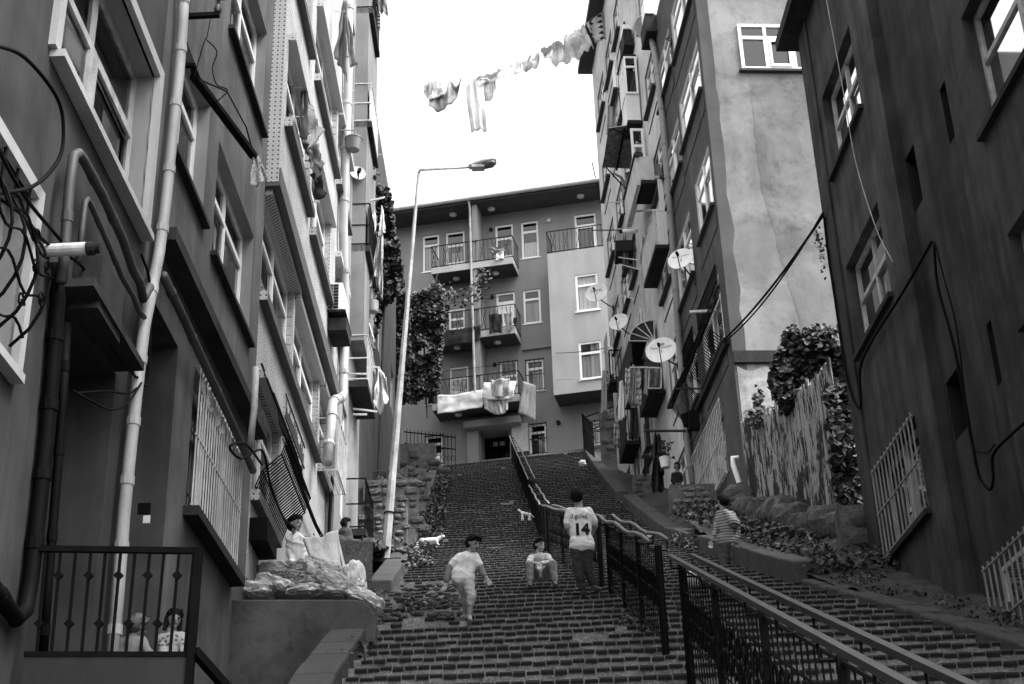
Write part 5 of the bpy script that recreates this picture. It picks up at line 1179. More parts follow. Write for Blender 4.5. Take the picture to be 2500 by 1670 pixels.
# balcony washing on the central building
def cc(x, y, o=1.06): s_, z_ = FC.px(1060+x*.1107, 900+y*.1107, o); return FC.P(s_, z_, o)
CN = tuple(FC.n)
cloth('bed_sheet', [cc(75, 590), cc(500, 560), cc(1070, 455)], [cc(75, 1005), cc(560, 940), cc(1070, 855)], wcl, 'long white sheet stretched along the lowest balcony rail of the central building', 'laundry', amp=.035, nf=1.4, n=CN, thin=.01)
cloth('towel', [cc(1100, 310, 1.2), cc(1800, 260, 1.2)], [cc(1055, 650, 1.2), cc(1400, 700, 1.2), cc(1740, 640, 1.2)], wcl, 'thick white quilt folded over the lowest balcony rail right of the white sheet', 'laundry', amp=.06, nf=1.5, n=CN, seed=2, thin=.02)
cloth('pillow_cover', [cc(1250, 255, 1.3), cc(1670, 205, 1.3)], [cc(1270, 590, 1.3), cc(1450, 650, 1.3), cc(1660, 540, 1.3)], flcl, 'flowered cover lying on top of the white quilt on the lowest central balcony', 'laundry', amp=.06, nf=1.5, n=CN, seed=3, thin=.03)
cloth('curtain', [cc(1100, 670, 1.15), cc(1620, 660, 1.15)], [cc(1100, 880, 1.15), cc(1350, 1010, 1.15), cc(1520, 1000, 1.15), cc(1615, 890, 1.15)], lcl, 'pleated pale cloth hanging below the white quilt on the lowest central balcony', 'laundry', amp=.05, nf=6, n=CN, seed=4)
cloth('rug', [cc(1960, 275, 1.1), cc(2240, 370, .9)], [cc(1855, 1000, 1.1), cc(2000, 1040, 1.1), cc(2235, 1175, 1.0)], mat('rug_speck', .26, .9, 'print', .2, 2.4, c2=.1), 'long narrow speckled rug hanging off the right end of the lowest central balcony', 'laundry', amp=.03, nf=1.2, n=CN, seed=5, thin=.015)
cloth('tablecloth', [cc(400, 270, .6), cc(690, 250, .6)], [cc(360, 480, .6), cc(690, 500, .6)], flcl, 'flowered cloth drying under the window on the lowest central balcony', 'laundry', amp=.04, n=CN, seed=6)
def c1(x, y, o=1.06): s_, z_ = FC.px(940+x*.38265, 440+y*.38265, o); return FC.P(s_, z_, o)
cloth('blanket', [c1(335, 955), c1(480, 948), c1(612, 920)], [c1(335, 1058), c1(480, 1048), c1(608, 1020)], dcl, 'black cloth covering the rail of the middle balcony on the central building', 'laundry', amp=.03, n=CN, seed=7)
cloth('sweater', [c1(662, 858), c1(700, 850), c1(745, 852)], [c1(668, 980), c1(705, 965), c1(748, 980)], dcl, 'black top hanging left on the middle central balcony line', 'laundry', amp=.05, n=CN, seed=8)
cloth('leggings', [c1(755, 850), c1(812, 838)], [c1(762, 900), c1(790, 970), c1(815, 930)], mat('cloth_bw', .3, .9, 'print', .2, 1.2, c2=.02), 'black and white top hanging in the middle of the middle central balcony', 'laundry', amp=.05, n=CN, seed=9)
cloth('sock_bundle', [c1(818, 878), c1(845, 872)], [c1(815, 905), c1(838, 940)], dcl, 'small dark garment rightmost on the middle central balcony line', 'laundry', amp=.04, n=CN, seed=10)
cloth('towel', [c1(662, 428), c1(745, 418)], [c1(670, 460), c1(700, 470), c1(768, 448)], gcl, 'grey towel thrown over the line of the top central balcony', 'laundry', amp=.08, n=CN, seed=11)
cloth('tea_towel', [c1(708, 470), c1(755, 452)], [c1(708, 515), c1(735, 505), c1(760, 500)], wcl, 'white cloth hanging below the grey towel on the top central balcony', 'laundry', amp=.04, n=CN, seed=12)
for z_, a, b in ((26.0, -.3, 2.8), (25.85, -.3, 2.8), (23.05, -.3, 2.8)):
    cable('washing_line', [FC.P(a, z_, 1.0), FC.P(b, z_, 1.0)], .008, 'thin line between the posts of the %s central balcony' % ('lowest' if z_ < 24 else ('middle' if z_ < 25.9 else 'middle')), 'washing line', group='lines on the central balconies', sag=.02)
cable('wire', [FC.P(*FC.px(1358, 862, 1.12), 1.12), atY(1487, 848, 42)], .012, 'dark wire running from the central bay window to the block on the right', 'cable', sag=.05)
cable('wire', [FC.P(*FC.px(1345, 955, .05), .05), FC.P(*FC.px(1362, 927, 1.12), 1.12), atY(1430, 928, 45), atY(1495, 918, 42)], .012, 'pale wire drooping below the lowest bay window', 'cable', m_=pvcd)
# washing on the right-hand block
def rc(x, y, Y): return atY(x, y, Y)
cloth('work_trousers', pts([(1568, 203), (1588, 205)], 34.0), pts([(1573, 300), (1580, 290), (1590, 296)], 34.0), mcl, 'dark trousers hung beside the white glazed balcony on the right', 'laundry', amp=.06, nv=18)
cloth('overalls', pts([(1586, 207), (1606, 205)], 33.5), pts([(1588, 290), (1598, 275), (1606, 280)], 33.5), mat('cloth_slate2', .09, .9, 'print', .3, 1.5, c2=.03), 'printed dark garment right of the dark trousers below the edge-on dish', 'laundry', amp=.07, nv=16)
cloth('jacket', pts([(1562, 240), (1572, 205)], 34.3), pts([(1560, 255), (1572, 235)], 34.3), mcl, 'short grey sleeve left of the dark trousers on the right block', 'laundry', amp=.04)
cloth('bed_sheet', pts([(1566, 585), (1580, 560)], 34.6), pts([(1560, 640), (1575, 655)], 34.6), wcl, 'white sheet bulging through the railing of the right block', 'laundry', amp=.1)
RW = 'clothes on the rack below the big dish'
for i, (x0, x1, yb, m_, lb) in enumerate([(1527, 1541, 960, chk, 'pale chequered shirt'), (1541, 1553, 985, strp, 'striped shirt'), (1552, 1566, 985, chk, 'long chequered shirt'), (1565, 1573, 950, dcl, 'short black garment'), (1573, 1581, 960, lcl, 'narrow pale towel')]):
    cloth('garment', pts([(x0, 900), (x1, 899)], 33.2), pts([(x0-3-i % 2*4, yb), (x1, yb+6)], 33.2), m_, lb+' on the rack below the big round dish', 'laundry', amp=.05, group=RW, seed=i, nv=14)
mb = MB(); mb.bar(atY(1537, 897, 33.2), atY(1582, 897, 33.2), .035); mb.bar(atY(1582, 897, 33.2), atY(1612, 898, 32.6), .03); mb.bar(atY(1585, 898, 33.2), atY(1583, 948, 33.2), .03); mb.bar(atY(1614, 898, 33.2), atY(1614, 948, 33.2), .03); mb.bar(atY(1583, 948, 33.2), atY(1614, 948, 33.2), .03)
mb.build('clothes_rack', wmet, label='white metal drying rack frame below the big round dish', cat='rack')
cloth('tarpaulin', pts([(1586, 900), (1612, 900)], 33.25), pts([(1586, 946), (1612, 946)], 33.25), mat('tarp', .1, .5, 'cloth', .4, 1.5, .6), 'dark shiny sheet inside the white rack frame', 'sheet', amp=.04)
cloth('coat', pts([(1598, 1058), (1612, 1058)], 31.5), pts([(1588, 1190), (1600, 1205), (1622, 1195)], 31.5), dcl, 'long black coat hanging from the pole beside the white bucket', 'laundry', amp=.12, nv=22)
cloth('scarf', pts([(1606, 1060), (1614, 1065)], 31.4), pts([(1606, 1150), (1622, 1160)], 31.4), mat('cloth_rose', .03, .9, 'print', .3, 1, c2=.09), 'dark flowered shawl hanging over the long black coat', 'laundry', amp=.08, nv=18)
cloth('sack_cloth', pts([(1573, 1110), (1582, 1105)], 32), pts([(1570, 1165), (1585, 1155)], 32), dcl, 'short black rag left of the long black coat', 'laundry', amp=.08)
mb = MB(); mb.tube([atY(1575, 1052, 31.6), atY(1672, 1052, 29.9)], .03, 6); mb.build('pole', blkr, label='rusty pole sticking out from the grey block above the black coat', cat='pole')
mb = MB(); mb.bar(atY(1684, 762, 27.2), atY(1772, 757, 27.2), .06, .05); mb.build('pole', wmet, label='pale square rail above the upper bulging grille on the grey block', cat='rail')
mb = MB(); mb.bar(atY(1646, 949, 29.6), atY(1714, 949, 29.0), .035); mb.bar(atY(1714, 949, 29.0), atY(1720, 905, 28.8), .03); mb.build('pole', blkr, label='thin rusty frame beside the lower bulging grille on the grey block', cat='frame')
mb = MB(); mb.tube([atY(1445, 562, 41.0), atY(1522, 562, 35.5)], .02, 6); mb.build('pole', blkr, label='thin rod in front of the roof corner of the central building', cat='pole')
mb = MB(); mb.tube([atY(1533, 517, 35.2), atY(1625, 511, 31.6)], .025, 6); mb.build('pole', wmet, label='pale drying rod beside the drainpipe above the dark balcony floor', cat='pole')
# bucket with a plant
t = thing('bucket', atY(1625, 1143, 31.2), 'white bucket with a plant hanging by the black coat', 'bucket'); c = Vector(atY(1625, 1142, 31.2)); s = MB(); s.lathe([(0, 0), (.10, 0), (.13, .22), (.14, .22), (.14, .24), (.12, .24), (.1, .05), (0, .05)], c, 16); s.build('pail', pvc, t, smooth=False)
s = MB(); s.leaves([c+Vector((random.gauss(0, .09), random.gauss(0, .07), .25+random.random()*.42)) for _ in range(70)], .08, Vector((0, -1, .3))); s.build('plant', leafm, t)
# ---------------------------------------------------------------- dishes
def dish(px, py, r_px, F, anc, d, label, txt=None, Y=None, asp=.97, m_=None, tz=0, arm=True):
    if F is not None:
        s_, z_ = F.px(*anc); A_ = F.P(s_, z_, 0); Yd = Y or A_.y-.15
    else: A_ = Vector(atY(anc[0], anc[1], Y)); Yd = Y
    c = Vector(atY(px, py, Yd)); R_ = r_px*c.length/FL*.985; n = Vector(d).normalized(); u = Vector((0, 0, 1)).cross(n).normalized(); v = n.cross(u); M = Matrix((u, v, n)).transposed()
    t = thing('satellite_dish', A_, label, 'satellite dish', 'satellite dishes on the houses')
    s = MB(); s.lathe([(1e-4, -.16*R_)]+[(R_*k/7, -.16*R_*(1-(k/7)**2)) for k in range(1, 8)]+[(R_*1.02, .0), (R_*1.02, -.03*R_)]+[(R_*k/7, -.16*R_*(1-(k/7)**2)-.03*R_) for k in range(6, 0, -1)]+[(1e-4, -.19*R_)], c, 32, M)
    s.build('reflector', m_ or mat('dish_white', .85, .5, 'metal', .08), t, smooth=True)
    if arm:
        s = MB(); lp = c+n*R_*.75-v*R_*.15; e = c-v*R_*.98+n*.0
        s.tube([e, lp], .012, 6); s.tube([lp+n*.04, lp-n*.06], .035, 8); s.build('feed_arm', blk, t)
    b = c-n*R_*.19-v*R_*.35; s = MB(); s.tube([b, b.lerp(A_, .5)+Vector((0, 0, -.02)), A_], .018, 6); s.tube([b+v*R_*.5, b-v*.02], .014, 6); s.box(A_, (.05, .12, .14)); s.build('bracket', blkr, t)
    if txt:
        for body, hgt, off, mm in txt:
            q = text('lettering', body, R_*hgt, (0, 0, 0), Matrix.Identity(3), ink, t, 0)
            q.v = [tuple(c+M@Vector((x, y+R_*off, -.16*R_*(1-min(1, (x*x+(y+R_*off)**2)/R_**2))+.012*R_+.004))) for x, y, z in q.v]; q.build('lettering', mm, t)
    return t
dish(1456, 714, 27.5, FM, (1497, 752), (-.35, -1, .22), 'white satellite dish with black lettering in front of the blank bay window', [('VESTEL', .34, .28, ink)])
dish(1510, 785, 24.5, FM, (1540, 818), (-.45, -1, .25), 'plain white satellite dish just right of and below the lettered dish', Y=38)
dish(1661, 631, 32, FM, (1699, 686), (-.45, -1, .3), 'white satellite dish beside the drainpipe under the big bright windows', [('Next & Nextstar', .2, .34, inkg)])
dish(1614, 854, 38, FM, (1655, 893), (-.3, -1, .25), 'largest white satellite dish, low by the fan-shaped dark awning', [('Next NextStar', .24, .28, inkg), ('∞', .5, .52, inkg)], Y=31.5)
dish(1589, 69, 40, FM, (1640, 103), (-.35, -.35, -1.0), 'satellite dish seen almost edge-on high by the upper drainpipe', Y=31.2)
dish(1488, 862, 17, FM, (1500, 858), (-.9, -.5, .2), 'half-hidden small satellite dish at the far edge of the right block', Y=41)
dish(1514, 38, 12, FM, (1524, 60), (-.6, -.8, .4), 'tiny satellite dish high beside the lozenge rug', Y=39.5)
dish(874, 422, 19, F4, (862, 428), (.35, -1, .1), 'perforated satellite dish on the narrow left block below the tub', Y=23.2, m_=mat('mesh_dish', .5, .6, 'print', .1, 2.2, c2=.2))
dish(828, 776, 16, FU, (818, 790), (.8, -.8, .2), 'half-hidden dish with red-lettered rim right below the air conditioner', Y=21.9)
# ---------------------------------------------------------------- pipes on facades
def pipe(F, P_, r_, label, m_=pipew, o=.09, cat='drainpipe', cuffs=6, name='drainpipe'):
    w_ = [F.P(*F.px(x, y, o), o) for x, y in P_]; t = thing(name, min(w_, key=lambda q: q.z), label, cat); s = MB(); s.tube(w_, r_, 10); s.build('pipe', m_, t, smooth=True)
    L_ = 0
    for a, b in zip(w_, w_[1:]):
        k = int((b-a).length/1.0+.6)
        for i in range(k): c = a.lerp(b, (i+.5)/k); dd = (b-a).normalized(); s = MB(); s.tube([c-dd*.035, c+dd*.035], r_*1.14, 10); s.build('pipe_collar', m_, t)
    return t
pipe(FL_, [(452, -60), (446, 60), (437, 180), (421, 330), (404, 500), (388, 620), (352, 800), (333, 960), (318, 1100), (303, 1250), (290, 1420), (270, 1660)], .047, 'long weathered white drainpipe between the two dark houses on the left')
pipe(FL_, [(150, 690), (158, 610), (170, 450), (180, 380), (192, 374), (205, 392), (252, 480), (300, 585), (325, 660), (342, 690), (350, 730), (366, 700)], .035, 'thick grey flue pipe bent over above the first doorway', pipeg, .12, 'pipe', name='flue_pipe')
pipe(FL_, [(192, 640), (200, 560), (207, 495), (213, 486), (222, 500), (262, 590), (300, 680), (325, 722), (340, 760), (352, 775)], .022, 'thinner grey flue pipe below the thick one above the first doorway', pipeg, .1, 'pipe', name='flue_pipe')
pipe(FL_, [(398, 672), (440, 760), (500, 890), (560, 1020), (612, 1135), (618, 1150)], .04, 'grey pipe running under the dark ledge of the second left house', pipeg, .12, 'pipe', name='wall_pipe')
t = pipe(FL_, [(135, 640), (140, 740), (128, 900), (112, 1080), (95, 1240), (74, 1420), (62, 1490), (40, 1512), (-40, 1400)], .05, 'black pipe bending away at the foot of the nearest left wall', blk, .06, 'pipe', name='drainpipe')
pipe(FL_, [(163, 790), (152, 1000), (136, 1200), (118, 1420), (100, 1660)], .03, 'thin black post beside the first doorway', blk, .03, 'pipe', name='door_post')
pipe(FU, [(852, -40), (850, 200), (842, 420), (838, 560), (843, 760), (838, 960), (833, 972), (820, 975), (812, 985), (808, 1040), (798, 1130)], .075, 'white drainpipe elbowed at the far corner of the tiled building', pipew, .1)
pipe(FM, [(1590, 90), (1600, 140), (1620, 310), (1640, 560), (1652, 760), (1668, 950), (1672, 1010), (1680, 1100), (1692, 1180)], .075, 'long pale drainpipe dividing the grey block from the balconied block', pipeg if 0 else mat('pipe_mid', .24, .6, 'plaster', .2), .1)
w_ = [atY(x, y, 25.7) for x, y in [(1803, 1118), (1789, 1118), (1790, 1135), (1805, 1180), (1822, 1240), (1833, 1290)]]
t = thing('drainpipe', w_[-1], 'short white pipe leaning down in front of the corrugated fence', 'drainpipe'); s = MB(); s.tube(w_, .05, 10); s.build('pipe', pvc, t, smooth=True)
s = MB(); s.tube([w_[3], w_[3].lerp(w_[4], .1)], .056, 10); s.build('pipe_collar', pipeg, t)
w_ = [FT.P(*FT.px(x, y, .3), .3) for x, y in [(625, 897), (620, 1000), (612, 1080)]]+[FT.P(*FT.px(612, 1100, .2), .2)]
mb = MB(); mb.tube(w_, .035, 8); mb.build('cable_conduit', galv, smooth=True, label='blotchy grey standpipe at the top of the long black grille on the tiled wall', cat='pipe')
# ---------------------------------------------------------------- cables
def fc(F, L_, o=.05): return [F.P(*F.px(x, y, o), o) for x, y in L_]
cable('cable', fc(FL_, [(-30, 105), (60, 140), (140, 240), (155, 330), (140, 395), (80, 455), (-20, 475)], .14), .013, 'thick black cable looping over the nearest left wall', 'cable')
cable('cable', fc(FL_, [(-20, 330), (30, 430), (75, 500), (130, 565), (160, 600)], .1), .012, 'black cable falling diagonally to the tube lamp on the left', 'cable')
cable('cable', fc(FL_, [(0, 485), (60, 530), (110, 590), (200, 650), (250, 740), (290, 830), (330, 920), (350, 940), (362, 915), (366, 700), (345, 620)], .08), .011, 'bunched black cables crossing above the first doorway to the white pipe', 'cable')
cable('cable', fc(FL_, [(225, 700), (245, 790), (275, 850), (320, 910), (345, 930), (315, 960), (260, 955), (185, 960)], .1), .008, 'thin black cable hanging under the bunched ones in front of the doorway', 'cable')
cable('cable', fc(FL_, [(180, 955), (225, 980), (270, 1000), (310, 985), (345, 935)], .13), .009, 'black cable drooping lowest across the first doorway', 'cable')
cable('cable', fc(FT, [(640, 1135), (600, 1085), (560, 1090), (590, 1120), (640, 1100), (660, 1180), (690, 1260), (720, 1290)], .35), .012, 'tangled black cables over the long grille on the tiled wall', 'cable')
cable('cable', fc(FT, [(700, 1090), (720, 1150), (745, 1215), (775, 1290), (800, 1320), (806, 1240), (815, 1130)], .1), .028, 'thick black cable sagging to the far foot of the tiled wall', 'cable')
a = FM.P(26.3, FM.px(1785, 815)[1], .1); b = FR.P(*FR.px(2010, 525, .1), .1)
cable('cable', [a, b], .022, 'thick double cable spanning from the grey block to the nearest right building', 'cable', sag=.12)
cable('cable', [a+Vector((0, 0, -.05)), b+Vector((0, 0, .04))], .016, 'thinner of the two cables spanning to the nearest right building', 'cable', sag=.2)
cable('cable', fc(FR, [(2012, 530), (2022, 620), (2040, 740), (2056, 850), (2072, 940), (2092, 992), (2102, 985), (2100, 900), (2130, 830), (2200, 720), (2275, 590)], .06), .018, 'black cable on the nearest right wall dropping in a loop and rising to the hook', 'cable')
cable('cable', fc(FR, [(2280, 590), (2290, 700), (2330, 850), (2370, 1060), (2390, 1160), (2415, 1195), (2425, 1170), (2425, 1110), (2470, 1060), (2540, 1000)], .06), .016, 'black cable hanging from the hook across the nearest right wall', 'cable')
cable('cable', fc(FR, [(2282, 590), (2305, 680), (2335, 800), (2360, 1000), (2375, 1090), (2410, 1105), (2428, 1085)], .08), .009, 'thin second cable beside the one hanging from the hook', 'cable')
cable('wire', fc(FR, [(2012, -30), (2040, 120), (2062, 240), (2090, 400), (2140, 560), (2180, 640)], .3), .006, 'thin white wire sagging across the nearest right building', 'cable', m_=pvcd)
cable('wire', [FC.P(-3.6, 31.2, .9), FC.P(-3.9, 29.0, 1.3)], .02, 'short guy wire at the right roof corner of the central building', 'cable', n=2)
# ---------------------------------------------------------------- small fittings, left
A_ = FL_.P(*FL_.px(110, 612, .05), .05); t = thing('tube_lamp', A_, 'white tube-shaped wall lamp with a black socket sticking out on the left', 'wall lamp')
B_ = Vector(atY(212, 607, A_.y)); dd = (B_-A_).normalized(); s = MB(); s.tube([A_, B_], .042, 14); s.build('tube', mat('tube_white', .4, .6, 'metal', .3), t, smooth=False)
s = MB(); s.tube([B_, B_+dd*.05], .046, 12); s.tube([B_+dd*.05, B_+dd*.085], .034, 12); s.build('socket', blkr, t)
s0, z0 = FL_.px(165, 760, .0); s = MB(); FL_.box(s, s0, s0+.55, z0+.02, z0+.42, .003, .2); t2 = s.build('meter_box', concd, label='dark square box over the first doorway, below the tube lamp', cat='box')
A_ = FL_.P(*FL_.px(452, 40, .03), .03); B_ = Vector(atY(536, 36, A_.y)); t = thing('insulator_bracket', A_, 'black bracket with a ceramic insulator at the top left drainpipe', 'bracket'); s = MB(); s.bar(A_, B_, .05, .04); s.build('bracket', blk, t)
c = B_+Vector((-.02, 0, .03)); s = MB(); s.lathe([(0, 0), (.035, 0), (.02, .02), (.04, .035), (.02, .055), (.03, .07), (0, .09)], c, 12); s.build('insulator', mat('ceramic', .1, .2), t, smooth=True)
cable('wire', [B_+Vector((-.08, 0, -.02)), B_+Vector((-.1, 0, -.25)), B_+Vector((-.12, 0, -.3)), B_+Vector((-.2, 0, -.75))], .005, 'crinkled wire dangling from the insulator bracket', 'cable')
cable('wire', [B_+Vector((-.1, 0, -.28)), B_+Vector((0, 0, -.42)), B_+Vector((-.03, 0, -.6)), B_+Vector((.02, 0, -.78)), B_+Vector((.12, 0, -.85)), B_+Vector((.02, 0, -.98))], .006, 'second crinkled wire dangling beside the first below the insulator', 'cable')
A_ = FL_.P(*FL_.px(450, 155, .04), .04); B_ = A_+FL_.d*2.0+FL_.n*.0; r_ = ray(620, 382); B_ = Vector(atY(620, 382, A_.y+1.35))
t = thing('swing_bracket', A_, 'long black metal arm jutting from the second left house towards the tiled building', 'arm'); s = MB(); s.tube([A_+Vector((-.15, 0, 0)), A_+(B_-A_)*.06+Vector((.03, 0, .05)), A_+(B_-A_)*.16], [.035, .04, .045], 8); s.bar(A_+(B_-A_)*.12, B_, .075, .05); s.build('bracket_arm', blk, t)
s = MB(); s.tube([A_+(B_-A_)*.14, A_+(B_-A_)*.4+Vector((.12, 0, .12)), A_+(B_-A_)*.75+Vector((.08, 0, .08)), B_], .008, 5); s.build('stay_wire', cab, t)
cloth('cloth_bag', [B_+Vector((-.01, 0, .02)), B_+Vector((.05, 0, 0))], [B_+Vector((-.02, 0, -.35)), B_+Vector((.08, 0, -.34)), B_+Vector((.16, 0, -.27))], flcl, 'thin net cloth hanging from the end of the black wall arm', 'cloth', amp=.03, nf=2)
s0, z0 = FL_.px(352, 1240, -.9); dx_ = FL_.P(11.3, 0, 0)
c = Vector(atY(352, 1242, 11.28)); mb = MB(); mb.box(c, (.10, .03, .09)); t = mb.build('doorbell_panel', blk, label='small black doorbell panel on the inner wall of the second doorway', cat='doorbell')
c = Vector(atY(358, 1268, 11.27)); mb = MB(); mb.box(c, (.055, .01, .065)); mb.build('notice', pink, label='small pale notice stuck under the doorbell panel', cat='notice')
# near balcony
YN = 8.4; t = thing('metal_balcony', atY(80, 1600, YN), 'black metal balcony with lozenge-studded bars at the bottom left', 'balcony')
a0 = atY(82, 1340, YN); a1 = atY(490, 1345, YN); b0 = atY(60, 1598, YN); b1 = atY(465, 1598, YN); s = MB(); s.bar(a0, a1, .035, .035); s.build('top_rail', blk, t)
s = MB(); s.bar(b0, b1, .03, .03); s.build('bottom_rail', blk, t)
s = MB(); s.hexa([b0+Vector((0, -.01, -.4)), b1+Vector((0, -.01, -.4)), b1+Vector((0, .01, -.4)), b0+Vector((0, .01, -.4)), b0+Vector((0, -.01, 0)), b1+Vector((0, -.01, 0)), b1+Vector((0, .01, 0)), b0+Vector((0, .01, 0))]); s.build('skirt_panel', mat('sheet_rust', .006, .6, 'metal', .6), t)
s = MB(); s.bar(a1+Vector((-.01, 0, .015)), b1+Vector((.0, 0, -.45)), .045); s.build('post', blk, t)
s = MB(); s.bar(b1+Vector((.02, .0, .02)), b1+Vector((.17, .25, -.14)), .05, .05); s.build('brace', blk, t)
for k, x in enumerate([112, 148, 185, 222, 258, 295, 330, 366, 401, 438, 474]):
    p = atY(x, 1345, YN); q = atY(x-23, 1596, YN); s = MB(); s.bar(p, q, .016)
    f_ = .245 if k % 2 else .715
    if k < 10: c = p.lerp(q, f_); h = .03; s.add([c+Vector((0, -.012, h)), c+Vector((h, -.012, 0)), c+Vector((0, -.012, -h)), c+Vector((-h, -.012, 0)), c+Vector((0, .012, h)), c+Vector((h, .012, 0)), c+Vector((0, .012, -h)), c+Vector((-h, .012, 0))], [(0, 1, 2, 3), (7, 6, 5, 4), (0, 4, 5, 1), (1, 5, 6, 2), (2, 6, 7, 3), (3, 7, 4, 0)])
    s.build('bar', blk, t)
s = MB(); s.hexa([b0+Vector((-.4, .02, -.42)), b1+Vector((0, .02, -.42)), b1+Vector((0, 3.2, -.42)), b0+Vector((-.4, 3.2, -.42)), b0+Vector((-.4, .02, -.36)), b1+Vector((0, .02, -.36)), b1+Vector((0, 3.2, -.36)), b0+Vector((-.4, 3.2, -.36))]); s.build('floor', concd, t)
# ---------------------------------------------------------------- sack wall and sacks
def slab(name, poly, Y0, Y1, m_, label, cat, bev=.02):
    mb = MB(); n_ = len(poly); vs = [(x, Y0, z) for x, z in poly]+[(x, Y1, z) for x, z in poly]
    mb.add(vs, [tuple(range(n_)), tuple(range(2*n_-1, n_-1, -1))]+[(i, i+n_, (i+1) % n_+n_, (i+1) % n_) for i in range(n_)]); o = mb.build(name, m_, label=label, cat=cat)
    if bev: b = o.modifiers.new('b', 'BEVEL'); b.width = bev; b.segments = 2
    return o
P_ = pp([(500, 1463), (560, 1463), (700, 1463), (860, 1463), (884, 1467), (903, 1480), (913, 1498), (917, 1525), (915, 1640), (800, 1760), (500, 1760)], 14.45)
slab('parapet_wall', P_, 14.45, 14.65, conc, 'stained concrete wall with a rounded corner under the heap of sacks', 'wall')
def sack(cx, cy, Y, w_, h_, dp, label, m_=sackm, rot=0, seed=0, txt=None, flat=1):
    c = Vector(atY(cx, cy, Y)); mb = MB(); nu, nv = 84, 52; rows = []; k = c.length/FL; W_, H_ = w_*k/2, h_*k/2
    for j in range(nv+1):
        r_ = []
        for i in range(nu+1):
            a = 2*math.pi*i/nu; b = math.pi*j/nv-math.pi/2; sg = lambda v, p: math.copysign(abs(v)**p, v)
            v = Vector((sg(math.cos(a), .75)*sg(math.cos(b), .6), sg(math.sin(a), .75)*sg(math.cos(b), .6), sg(math.sin(b), .55)))
            w2 = noise.fractal(v*1.6+Vector((seed*7.3, 0, 0)), 1, 2, 4); rid = abs(noise.noise(v*2.6+Vector((seed*3.3, v.z*2, 5)))); rid2 = abs(noise.noise(v*5.5+Vector((seed*1.3, 9, 5))))
            v = v*(1+.14*w2-.5*max(0, .24-rid)-.4*max(0, .14-rid2)); q = Vector((v.x*W_, v.y*dp, v.z*H_*flat)); q = Matrix.Rotation(rot, 3, 'Y')@q; r_.append(q+c)
        rows.append(r_)
    mb.grid(rows); mb.v = mb.v
    return mb.build('sack', m_, label=label, cat='sack', group='sacks heaped on the left platform', smooth=True)
sg1 = mat('sack_grey', .26, .75, 'cloth', .3, 2.5, .9); sg2 = mat('sack_pale', .42, .75, 'cloth', .25, 2.5, .9)
sk_ = [(672, 1402, 16.0, 84, 44, .24, 'grey sack lying at the back left of the heap', sg1, .03),
       (708, 1420, 15.6, 98, 42, .26, 'sack with rows of dark printed lines across its middle', sg1, .04),
       (790, 1410, 15.75, 108, 72, .28, 'big puffy sack in the centre of the heap', sg2, .35),
       (822, 1424, 15.45, 110, 40, .2, 'folded sack lying over the right shoulder of the big puffy sack', sg2, .55),
       (745, 1392, 15.9, 84, 40, .2, 'rumpled sack behind the lined one at the foot of the standing man', sg1, -.25),
       (628, 1448, 15.25, 84, 36, .28, 'crumpled white sack lying front left on the wall', wcl, .05),
       (672, 1434, 15.3, 96, 40, .28, 'loose white sack between the front left one and the lined one', sackm, .3),
       (745, 1450, 15.15, 92, 32, .26, 'striped-looking pale sack in the middle front of the heap', sackm, .02),
       (815, 1452, 15.1, 96, 34, .26, 'long twisted pale sack along the front edge', sg2, .08),
       (892, 1464, 15.0, 96, 36, .2, 'white sack drooping over the rounded corner of the wall', wcl, .42),
       (868, 1412, 15.9, 50, 80, .16, 'narrow upright white sack with a raised corner at the right of the heap', wcl, -.15)]
for i, (x, y, Y, w_, h_, dp, lb, m_, ro_) in enumerate(sk_): sack(x, y, Y, w_, h_, dp, lb, m_, ro_, i+1)
# tall flat empty bag held upright
t_ = pts([(740, 1321), (762, 1313), (790, 1314), (806, 1304), (823, 1298)], 15.95); b_ = pts([(768, 1395), (790, 1402), (815, 1408), (835, 1412), (850, 1408)], 15.85)
o = cloth('sack', t_, b_, sackm, 'tall half-empty woven sack standing upright above the heap', 'sack', amp=.025, nf=1.0, group='sacks heaped on the left platform', nv=20, thin=.05, seed=4)
bpy.context.view_layer.update()
ls_ = [o for o in C.objects if o.get('label', '').startswith('sack with rows')][0]; q = MB(); L0 = BASE[ls_.name]
for r_ in range(4):
    x = 678
    while x < 742:
        w_ = random.uniform(3, 7); y = 1409+r_*5.2; P4 = []
        for (u_, v_) in ((x, y), (x+w_, y-.3), (x+w_, y+2.3), (x, y+2.4)):
            p = Vector(atY(u_, v_, 15.6)); ok_, hp_, n_, i_ = ls_.ray_cast(p-L0-Vector((0, .8, 0)), Vector((0, 1, 0))); P4.append(hp_+L0+Vector((0, -.006, 0)) if ok_ else p)
        q.add(P4, [(0, 1, 2, 3)]); x += w_+1.6
q.build('printed_lines', ink, ls_)
